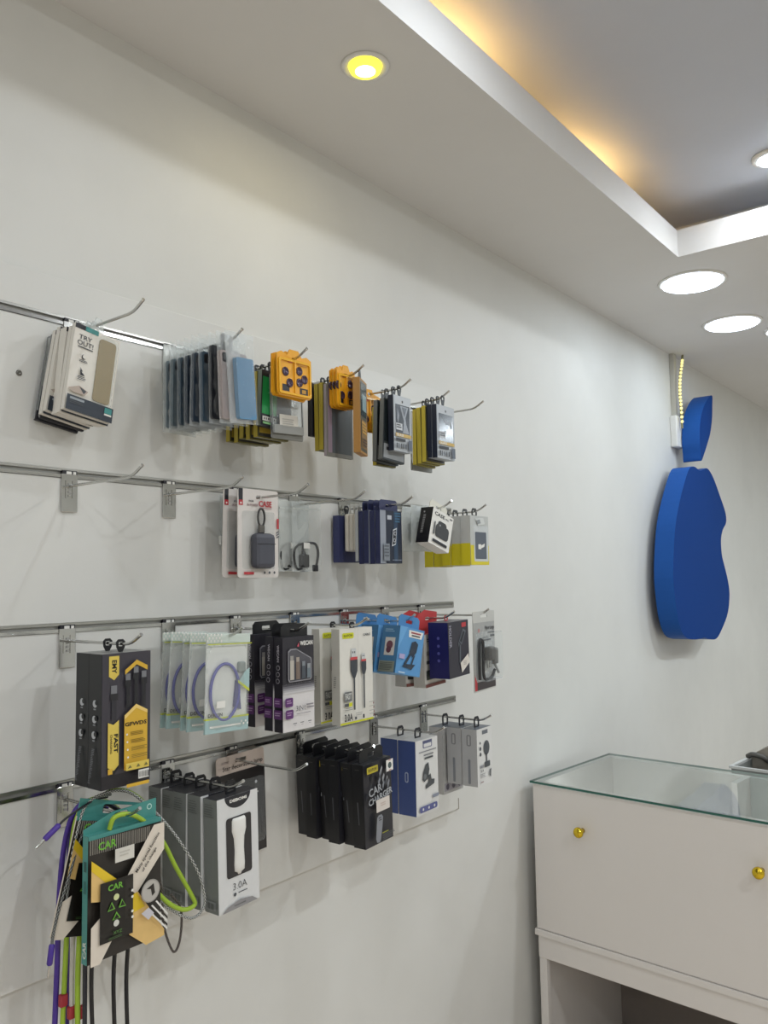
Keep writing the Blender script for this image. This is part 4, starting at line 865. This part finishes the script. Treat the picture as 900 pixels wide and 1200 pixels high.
for k, (x, lb) in enumerate(((108, 'black audio cable hanging under the left corner of the CAR box'), (134, 'black audio cable hanging under the middle of the CAR box'), (149, 'black audio cable hanging under the CAR box, rightmost'))):
    cable(lb, [(142+k*3, 962, 0.114), (128+k*8, 965, 0.112), (x+4, 1020, 0.110), (x+2, 1090, 0.11), (x-1, 1150, 0.11), (x+1, 1230, 0.11)], 0.0032, BLACK)
cable('thin black cable with a purple plug sticking out to the left', [(126, 934, 0.105), (110, 938, 0.12), (90, 950, 0.13), (76, 960, 0.135), (70, 966, 0.135)], 0.0016, BLK2, plug=PU)
cable('grey braided cable with a purple plug hanging by the box edge', [(120, 950, 0.088), (104, 962, 0.112), (92, 990, 0.126), (80, 1030, 0.13), (68, 1070, 0.13), (62, 1098, 0.13), (61, 1106, 0.13)], 0.0022, GYB, BLK2, plug=PU, per=14)
cable('black and white braided cable looping over the teal header', [(78, 1040, 0.120), (88, 985, 0.122), (100, 945, 0.122), (124, 929, 0.122), (150, 928, 0.125), (172, 943, 0.13), (190, 960, 0.14), (210, 985, 0.15), (232, 1022, 0.155), (240, 1058, 0.155), (225, 1076, 0.15), (200, 1066, 0.145), (186, 1052, 0.142)], 0.0021, M('#d3d4cf', 0.5), BLK2, per=16)
cable('grey braided cable at the left edge of the CAR boxes', [(74, 1085, 0.122), (80, 1040, 0.120), (88, 990, 0.118), (98, 955, 0.117), (112, 936, 0.117), (130, 931, 0.117)], 0.0022, M('#a9aba6', 0.5), M('#5d605c', 0.5), per=14)
cable('lime green braided cable arched over the CAR boxes', [(92, 1000, 0.114), (104, 948, 0.114), (122, 930, 0.114), (142, 925, 0.116), (160, 932, 0.118), (175, 946, 0.118)], 0.0024, GR_, M('#55603a', 0.5), per=14)
cable('flat lime green cable looping right of the CAR box', [(128, 972, 0.160), (134, 958, 0.164), (150, 954, 0.166), (168, 962, 0.160), (190, 985, 0.146), (206, 1016, 0.147), (224, 1048, 0.149), (228, 1060, 0.150), (216, 1066, 0.149), (200, 1060, 0.147), (184, 1046, 0.145)], 0.0036, GR_, per=10)
cable('dark braided cable looping below the right side of the CAR box', [(186, 1020, 0.143), (190, 1050, 0.143), (192, 1085, 0.143), (203, 1115, 0.145), (211, 1100, 0.146), (212, 1066, 0.143), (200, 1048, 0.140)], 0.0019, M('#6a5f55', 0.5), BLK2, per=12)
# --- car charger cartons
LG_ = M('#d7d7d6', 0.45); SG = M('#777b78', 0.45)
def art_chg(a):
    a.rect(0, 0, 1, 1, LG_)
    n = 16; a.poly([(0.5+0.32*math.cos(math.pi*i/n), 0.0+0.115*math.sin(math.pi*i/n)) for i in range(n+1)], BLK2); a.text('DEBOMI', 0.3, 0.03, 0.72, 0.058, WHITE, 0.04)
    a.rr(0.2, 0.19, 0.82, 0.72, 0.005, M('#2e2c2e', 0.3)); a.text('3.0A', 0.34, 0.775, 0.68, 0.835, M('#3a3a3c'), -0.01); a.disc(0.38, 0.875, 0.003, INK); a.lines(0.46, 0.865, 0.7, 0.88, 1, INK)
    a.poly([(0.06, 1.0), (0.94, 1.0), (0.8, 0.955), (0.5, 0.93), (0.2, 0.96)], M('#8f8d8e', 0.4)); a.lines(0.35, 0.965, 0.7, 0.985, 1, M('#6a686a'))
def side_chg(a): a.lines(0.1, 0.05, 0.8, 0.17, 6, M('#5c605d'), 0.3); a.rect(0.1, 0.89, 0.85, 0.965, M('#8f9391')); a.bars(0.15, 0.9, 0.8, 0.955, 8, M('#5c605d'))
g0 = carton('car_charger_carton', 'white 3.0A carton with a white car charger, front one', 'car charger', 'white car charger cartons', 3, 0.96, 0.174, 1.148, 0.090, 0.182, 0.033, LG_, SG, BLK2, 1.5, 1, 'loop', BLACK, art_chg, side_chg)
zt = 1.148-HZ[3]
pf = [(0.0105, 0), (0.0125, 0.004), (0.0128, 0.02), (0.0095, 0.032), (0.0085, 0.05), (0.0095, 0.074), (0.009, 0.084), (0.004, 0.087), (0.003, 0.09)]
MB().lathe([(r_*1.22, -z_*1.02) for r_, z_ in pf], M('#e9e7e2', 0.3), 20, Matrix.Translation((0.0008, 0.0005, zt-0.037)) @ Matrix.Diagonal((0.45, 1, 1, 1))).build('car_charger', g0)
stack(g0, 'grey-sided car charger carton', [(0.138, -0.003, 0.001, 0.5, 0), (0.102, -0.004, 0.0, -0.5, 1), (0.068, -0.002, -0.001, 0.6, -1), (0.0345, -0.004, 0.0, 0, 0)], 'of its stack')
# --- star lamp card
def art_star(a):
    a.rect(0, 0.17, 1, 1, M('#2c2929', 0.3)); a.text('Star decoration lamp', 0.12, 0.095, 0.96, 0.15, M('#3a3433'), 0.01); a.rect(0.1, 0.05, 0.24, 0.07, M('#a89a94'))
    a.disc(0.8, 0.32, 0.007, M('#4c4a4b', 0.2)); a.disc(0.8, 0.32, 0.003, M('#c9c9cc', 0.2)); a.disc(0.83, 0.42, 0.0015, WHITE); a.poly([(0.86, 0.5), (0.93, 0.66), (0.9, 0.8)], M('#3f3c3e'))
s0 = card('star_lamp_card', 'black and cream Star decoration lamp card hanging on the bottom row', 'lamp pack', None, 3, 1.112, 0.014, 1.172, 0.122, 0.196, M('#cfc0b6', 0.45), 0.0016, 2, 0, art_star, 0.006, 0.028)
slabpart(s0, 'blister', -0.05, -0.165, 0.055, -0.04, 0.0042, 0.0052, BLISTER, 0.008)
# --- black car charger cartons
BKC = M('#1b1b1e', 0.3)
def art_blk(a):
    a.rect(0, 0, 1, 1, M('#26262c', 0.35)); rn = random.Random(3)
    for k in range(26):
        u, v = rn.random()*0.85, 0.1+rn.random()*0.36; a.poly([(u, v), (u+0.07, v-0.05), (u+0.09, v-0.02), (u+0.02, v+0.06)], M(rn.choice(['#5d6066', '#80838a', '#3a3c42', '#15161a', '#9a9ca0']), 0.4))
    a.text('CAR', 0.08, 0.28, 0.55, 0.38, M('#9da0a4'), 0.02, 8); a.text('CHARGER', 0.06, 0.385, 0.92, 0.465, M('#a9acb0'), 0.02, 8)
    a.rr(0.03, 0.03, 0.42, 0.11, 0.002, M('#b8a92e', 0.4)); a.text('RAVPOW', 0.08, 0.05, 0.38, 0.09, M('#5c5416'), 0.02); a.rect(0.72, 0.02, 0.97, 0.16, WHITE); a.disc(0.845, 0.09, 0.006, M('#4c5a5a')); a.rect(0.8, 0.025, 0.9, 0.032, RED); a.rect(0.8, 0.145, 0.9, 0.152, RED)
    a.rect(0.3, 0.45, 0.78, 0.6, M('#d8cfc8')); a.lines(0.45, 0.5, 0.65, 0.55, 2, M('#c8b5ac'))
    pts = [(0.3, 0.66), (0.36, 0.635), (0.46, 0.635), (0.51, 0.67), (0.47, 0.8), (0.41, 0.93), (0.36, 0.96), (0.27, 0.95), (0.24, 0.9)]
    a.poly(pts, M('#85878d', 0.35)); a.rect(0.35, 0.665, 0.44, 0.675, BLK2); a.rect(0.36, 0.69, 0.45, 0.7, BLK2); a.rect(0.46, 0.855, 0.68, 0.868, M('#8f9030')); a.lines(0.46, 0.88, 0.9, 0.95, 4, M('#5a5c60'), 0.4)
def side_blk(a): a.poly([(0.4, 0.45), (0.5, 0.45), (0.56, 0.72), (0.5, 0.72)], M('#55565a')); a.rect(0.3, 0.06, 0.7, 0.065, M('#66625a'))
k0 = carton('car_charger_carton', 'black CAR CHARGER carton with a price sticker, front one', 'car charger', 'black car charger cartons', 3, 1.291, 0.206, 1.148, 0.090, 0.158, 0.0275, M('#26262c', 0.35), BKC, BKC, 2, 2, 'flap', BLACK, art_blk, side_blk)
stack(k0, 'black car charger carton', [(0.1765, 0, 0.001, 4.5, 1), (0.147, -0.002, 0.0, 0.5, 0), (0.117, 0.001, 0.001, 4.0, 0), (0.0875, -0.002, 0.0, 0.5, 0), (0.0575, 0.0, 0.001, 2.5, 0)], 'of its stack')
# --- blue and white boxes
BV = M('#3d4f85', 0.45); WB = M('#dad9d6', 0.45)
def art_bw(a):
    a.rect(0, 0, 1, 1, WB); a.rect(0.32, 0.02, 0.74, 0.055, M('#55597a')); a.rr(0.32, 0.05, 0.74, 0.12, 0.003, M('#6c7090')); a.rr(0.36, 0.06, 0.7, 0.108, 0.002, WB); a.rect(0.14, 0.155, 0.92, 0.17, M('#8d8d90')); a.rect(0.34, 0.205, 0.78, 0.222, M('#77777a')); a.rect(0.38, 0.245, 0.76, 0.27, INK)
    D = M('#4a4d50', 0.35); a.poly([(0.42, 0.34), (0.54, 0.32), (0.58, 0.42), (0.5, 0.54), (0.34, 0.57), (0.26, 0.53), (0.3, 0.44)], D); a.disc(0.37, 0.5, 0.006, M('#6d7073')); a.poly([(0.5, 0.5), (0.62, 0.48), (0.66, 0.56), (0.8, 0.57), (0.78, 0.63), (0.4, 0.67), (0.4, 0.62), (0.54, 0.58)], D)
    a.rr(0.7, 0.775, 0.98, 0.82, 0.002, M('#8a8f9c')); a.rr(0.1, 0.885, 0.9, 0.965, 0.005, M('#5a5f90')); a.disc(0.25, 0.925, 0.003, WB); a.disc(0.5, 0.925, 0.003, WB); a.disc(0.75, 0.925, 0.003, WB)
def side_bw(a): a.rr(0.38, 0.42, 0.58, 0.56, 0.004, M('#a9b2c8')); a.rr(0.43, 0.435, 0.53, 0.545, 0.002, BV)
v0 = carton('phone_holder_box', 'blue-sided white holder box, front of two', 'phone holder', 'blue-sided white holder boxes', 3, 1.532, 0.154, 1.147, 0.088, 0.160, 0.046, WB, BV, M('#c9c9c6', 0.45), 0, 2, 'loop', BLK2, art_bw, side_bw)
dup(v0, 'blue-sided white holder box behind the front one', -0.048, -0.001, 0.0, 0, 1)
# --- grey and white boxes
def art_wh(a):
    a.rect(0, 0, 1, 1, WB); a.rect(0.34, 0.04, 0.72, 0.11, M('#6a6d74')); a.disc(0.2, 0.25, 0.003, INK); a.disc(0.2, 0.35, 0.0045, INK); a.disc(0.2, 0.45, 0.0045, INK)
    D = M('#4f5256', 0.35); n = 14; a.poly([(0.6+0.2*math.cos(2*math.pi*i/n), 0.36+0.13*math.sin(2*math.pi*i/n)) for i in range(n)], D); a.rect(0.55, 0.46, 0.62, 0.62, D); a.rr(0.44, 0.6, 0.8, 0.7, 0.003, D)
    a.rect(0.14, 0.64, 0.38, 0.69, M('#8d8d90')); a.text('5.4', 0.16, 0.72, 0.34, 0.76, INK, 0.02); a.lines(0.12, 0.79, 0.5, 0.87, 3, M('#9a9a9c'), 0.4); a.poly([(0.74, 0.76), (0.84, 0.74), (0.8, 0.9), (0.72, 0.86)], INK); a.rect(0.12, 0.92, 0.3, 0.94, M('#a08a8a'))
def side_wh(a): a.rr(0.32, 0.1, 0.62, 0.3, 0.004, M('#8a8a8a')); a.rr(0.4, 0.12, 0.54, 0.28, 0.002, M('#b5b5b2')); a.rr(0.4, 0.53, 0.56, 0.96, 0.002, M('#85888c'))
SW_ = M('#b5b5b3', 0.45)
q0 = carton('phone_holder_box', 'white holder box with a grey side, front one at the far right', 'phone holder', 'grey and white holder boxes', 3, 1.733, 0.180, 1.144, 0.074, 0.132, 0.040, WB, SW_, M('#5a6068', 0.4), 0, 3, 'loop', BLK2, art_wh, side_wh)
dup(q0, 'white holder box with a grey side, behind the front one', -0.043, 0, 0, 0.5, 2)
def art_low(a):
    a.rect(0, 0, 1, 1, SW_); a.rect(0.05, 0.84, 0.95, 0.96, M('#9a98a0'))
    for u in (0.2, 0.5, 0.8): a.disc(u, 0.9, 0.007, M('#55505f'))
carton('phone_holder_box', 'tall grey holder box hanging lowest with three round icons', 'phone holder', 'grey and white holder boxes', 3, 1.728, 0.092, 1.142, 0.085, 0.158, 0.040, SW_, M('#c2c1bd', 0.45), M('#5a6068', 0.4), 0, 0, 'loop', BLK2, art_low)

# ================================================================== blue wall sign
SB_SHADED = M('#063a80', 0.7); SB_LIT = M('#2456a0', 0.5)  # darker face and lighter side put the fall of light into the colour
for q in (SB_SHADED, SB_LIT): q.node_tree.nodes['Principled BSDF'].inputs['Specular IOR Level'].default_value = 0.12
XF, XB = 0.10, 0.022
t = thing('wall_sign', 'blue apple-shaped sign with a separate leaf on the wall', 'sign', (0, 3.7, 1.22))
U = [(791, 622), (795, 595), (802, 566), (808, 549), (814, 547), (819, 551), (823, 551), (829, 549), (836, 560), (844, 582), (850, 600), (851, 612), (847, 621), (845, 633), (846, 650), (849, 663), (853, 680), (855, 697), (853, 718), (847, 735), (840, 748), (832, 749), (826, 747), (819, 749), (809, 749), (801, 744), (795, 727), (791, 700), (789, 668)]
ow = [at(x, y, 0, XF) for x, y in U]
def spl(P):
    Q = P[-1:]+P+P[:2]; out = []
    for i in range(1, len(Q)-2):
        for k in range(4):
            q = k/4; a, b, c, d = Q[i-1], Q[i], Q[i+1], Q[i+2]; out.append(0.5*((2*b)+(c-a)*q+(2*a-5*b+4*c-d)*q*q+(3*b-a-3*c+d)*q**3))
    return out
def signpart(name, U, closed=True):
    P = [at(x, y, 0, XF) for x, y in U]; P = [(p.y-3.7, p.z-1.22) for p in spl(P)]
    return MB().prism(P, XB, XF, SB_SHADED, SB_LIT).build(name, t)
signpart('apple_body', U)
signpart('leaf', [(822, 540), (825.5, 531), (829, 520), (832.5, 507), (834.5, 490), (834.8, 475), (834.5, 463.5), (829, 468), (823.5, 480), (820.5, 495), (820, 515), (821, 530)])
for yy, zz in ((-0.15, 0.15), (0.15, 0.15), (-0.12, 0.55), (0.12, 0.5)):
    MB().box((WX, yy-0.01, zz-0.01), (XB+0.001, yy+0.01, zz+0.01), M('#8a8a88', 0.5)).build('standoff', t)
MB().box((WX, 0.04, 0.88), (XB+0.001, 0.06, 0.9), M('#8a8a88', 0.5)).build('standoff', t)
# --- LED strip hanging from the ceiling beside the sign
p0 = at(799, 421, 1, 3.80)
t = thing('led_strip', 'short glowing LED strip hanging from the ceiling by the blue sign', 'LED strip', tuple(at(797, 500, 0, 0.03)))
base = Vector(t.location)
pp = [at(x, y, 0, 0.03)-base for x, y in ((800, 419), (798.5, 428), (796.5, 445), (796.5, 462), (798, 480), (799.5, 502))]
pp = [p if i else Vector((p.x, p.y, H_S-base.z)) for i, p in enumerate(pp)]
sp_ = smooth_path(pp, 10)
MB().tube(sp_, 0.005, M('#8f8a66', 0.5), 8).build('strip', t)
EB = emis('led_bead', '#f6e89a', 1.15)
for k in range(18):
    f = 6+k*(len(sp_)-8)/18; i = int(f); q = sp_[i].lerp(sp_[min(i+1, len(sp_)-1)], f-i)
    bm = bmesh.new(); bmesh.ops.create_icosphere(bm, subdivisions=1, radius=0.0072); bmesh.ops.translate(bm, verts=bm.verts, vec=q+Vector((0.004, -0.006, 0)))
    MB().frombm(bm, EB, True).build('led_bead', t)
a_ = at(788, 487, 0, 0.0); b_ = at(797, 526, 0, 0.0)
r = thing('wiring_box', 'small white wiring box on the wall under the LED strip', 'box', (WX, (a_.y+b_.y)/2, b_.z))
MB().box((0, -0.045, 0), (0.03, 0.045, a_.z-b_.z), WHITE, 0.004).build('cover', r)
MB().box((0, -0.02, a_.z-b_.z), (0.022, 0.012, H_S-b_.z), M('#bdbab0', 0.5), 0.002).build('cable_duct', r)

# ================================================================== glass-topped counter
CW, CD, CH = 0.86, 0.48, 0.9
cab = thing('display_counter', 'white counter with a glass top and gold knobs', 'counter', (0.024, 2.25, 0), (0, 0, R(-4.3)))
INW = M('#ece9e4', 0.45)
def cbx(name, a, b, mat=CABM, ch=0.0015): return MB().box(a, b, mat, ch).build(name, cab)
TH = 0.018; GT = 0.006; zt = CH-GT
cbx('side_panel', (0, TH, 0), (TH, CD, zt)); cbx('side_panel', (CW-TH, TH, 0), (CW, CD, zt))
cbx('back_panel', (TH, CD-TH, 0.46), (CW*0.52, CD, zt-0.002), INW); cbx('reflection_panel', (CW*0.52+TH, CD-TH, 0.46), (CW-TH, CD, zt-0.002), M('#b4bab6', 0.5)); cbx('divider', (CW*0.52, CD-TH-0.1, 0.478), (CW*0.52+TH, CD, zt-0.002))  # right-hand panel is coloured grey to imitate a reflection in the glass
cbx('bottom_rail', (0.004, 0, 0.398), (CW, TH, 0.46)); cbx('shelf', (-0.004, -0.006, 0.46), (CW, CD-TH, 0.478))
cbx('leg', (0.006, 0, 0), (0.03, TH, 0.398)); cbx('leg', (CW-0.03, 0, 0), (CW-0.006, TH, 0.398))
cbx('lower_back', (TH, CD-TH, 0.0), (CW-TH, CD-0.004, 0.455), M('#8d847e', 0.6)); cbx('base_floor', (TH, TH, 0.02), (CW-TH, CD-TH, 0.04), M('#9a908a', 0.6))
dr = cbx('door', (0.002, -0.002, 0.4795), (CW-0.002, TH-0.002, zt-0.003))
for x, z in ((0.163, 0.785), (0.648, 0.781)):
    MB().lathe([(0.007, 0), (0.006, 0.008), (0.0055, 0.012), (0.011, 0.017), (0.0145, 0.023), (0.0145, 0.028), (0.011, 0.033), (0.001, 0.035)], GOLD, 24, Matrix.Translation((x, -0.002, z)) @ Matrix.Rotation(R(90), 4, 'X')).build('knob', dr)
cbx('top_rail', (TH, TH, zt-0.02), (CW-TH, TH+0.012, zt))
MB().box((0.05, TH+0.012, zt-0.014), (CW-0.05, TH+0.018, zt-0.004), emis('added_counter_glow', '#f4f8ff', 3.0)).build('added_light_strip', cab)  # added glowing strip, only there to brighten the counter's interior
l = bpy.data.lights.new('counter_fill_lamp', 'AREA'); l.shape = 'RECTANGLE'; l.size = CW-0.12; l.size_y = 0.01; l.energy = P_COUNTER_FILL; l.color = (0.95, 0.99, 1.0)  # added fill lamp for the counter's interior
o = bpy.data.objects.new('counter_fill_lamp', l); COL.objects.link(o); o.parent = cab; o.location = (CW/2, TH+0.022, zt-0.012); o.rotation_euler = (R(75), 0, 0)
gm = bpy.data.materials.new('counter_glass'); gm.use_nodes = True; nt = gm.node_tree
b = nt.nodes['Principled BSDF']; b.inputs['Base Color'].default_value = (0.75, 0.85, 0.82, 1); b.inputs['Roughness'].default_value = 0.05
tr = nt.nodes.new('ShaderNodeBsdfTransparent'); tr.inputs[0].default_value = (0.95, 0.985, 0.97, 1); fz = nt.nodes.new('ShaderNodeFresnel'); fz.inputs[0].default_value = 1.5
gl = nt.nodes.new('ShaderNodeBsdfGlossy'); gl.inputs['Roughness'].default_value = 0.04; mx = nt.nodes.new('ShaderNodeMixShader')
nt.links.new(fz.outputs[0], mx.inputs[0]); nt.links.new(tr.outputs[0], mx.inputs[1]); nt.links.new(gl.outputs[0], mx.inputs[2]); nt.links.new(mx.outputs[0], nt.nodes['Material Output'].inputs[0])
gi = bpy.data.materials.new('glass_inside'); gi.use_nodes = True; ti = gi.node_tree.nodes.new('ShaderNodeBsdfTransparent'); ti.inputs[0].default_value = (0.975, 0.99, 0.985, 1)
gi.node_tree.links.new(ti.outputs[0], gi.node_tree.nodes['Material Output'].inputs[0])
gt = MB().box((-0.004, -0.008, CH-GT), (CW+0.004, CD+0.004, CH), gm).build('glass_top', cab); gt.data.materials.append(gi)
for f in gt.data.polygons: f.material_index = 0 if f.normal.z > 0.5 else 1
ge = M('#2f6256', 0.15); e_ = MB()
e_.box((-0.0045, -0.0085, CH-GT), (CW+0.0045, -0.008, CH), ge); e_.box((-0.0045, -0.0085, CH-GT), (-0.004, CD+0.0045, CH), ge); e_.box((CW+0.004, -0.0085, CH-GT), (CW+0.0045, CD+0.0045, CH), ge); e_.box((-0.0045, CD+0.004, CH-GT), (CW+0.0045, CD+0.0045, CH), M('#7f9a92', 0.2))
e_.build('glass_edge', gt)
# goods inside and behind the counter
def crate(name, label, cat, loc, size, mat):
    r = thing(name, label, cat, loc, (0, 0, R(-4.3))); sx, sy, sz = size; q = 0.006
    MB().box((0, 0, 0), (sx, sy, q), mat).build('base', r)
    for a, b_ in (((0, 0, q), (sx, q, sz)), ((0, sy-q, q), (sx, sy, sz)), ((0, q, q), (q, sy-q, sz)), ((sx-q, q, q), (sx, sy-q, sz))): MB().box(a, b_, mat).build('wall', r)
    A, B = ring([(-0.006, -0.006), (sx+0.006, -0.006), (sx+0.006, sy+0.006), (-0.006, sy+0.006)], [(q, q), (sx-q, q), (sx-q, sy-q), (q, sy-q)])
    mb = MB().plate_hole(A, B, sz, sz+0.008, M('#c9c9c6', 0.4)); mb.v = [(y, z, x) for x, y, z in mb.v]; mb.build('rim', r)
    return r
p = at(857, 900, 1, 2.95)
crate('storage_crate', 'grey storage crate standing behind the counter at the right', 'crate', (p.x, 2.95, 0.0), (0.6, 0.34, p.z), M('#8f9390', 0.5))
r = thing('tote_bag', 'crumpled taupe bag in the crate behind the counter', 'bag', (p.x+0.012, 3.12, 0.008), (0, 0, R(-4.3)))
hh = p.z-0.008
prof = [(0.0, 0.0), (0.2, 0.0), (0.21, hh+0.09), (0.15, hh+0.082), (0.10, hh+0.07), (0.05, hh+0.045), (0.01, hh+0.018), (-0.003, hh*0.6)]
mb = MB().prism(prof, 0.0, 0.11, M('#9b9488', 0.7)); mb.v = [(y, x+0.008*math.sin(40*y), z) for x, y, z in mb.v]
bb = mb.build('bag_body', r)
bv = bb.modifiers.new('soften', 'BEVEL'); bv.width = 0.012; bv.segments = 3
MB().tube(smooth_path([(0.0, -0.012, hh+0.012), (0.02, -0.02, hh+0.022), (0.05, -0.02, hh+0.018), (0.07, -0.012, hh+0.004)]), 0.009, M('#5a5853', 0.6), 10).build('handle', r)
r = thing('dark_box', 'dark grey box standing in the crate at the right edge', 'box', (p.x+0.135, 2.985, 0.008), (0, 0, R(-4.3)))
MB().box((0, 0, 0.0), (0.2, 0.1, p.z+0.066), M('#5a5a54', 0.6), 0.004).build('body', r); MB().box((-0.004, -0.004, p.z+0.05), (0.204, 0.104, p.z+0.07), M('#4c4d47', 0.6), 0.003).build('lid', r)
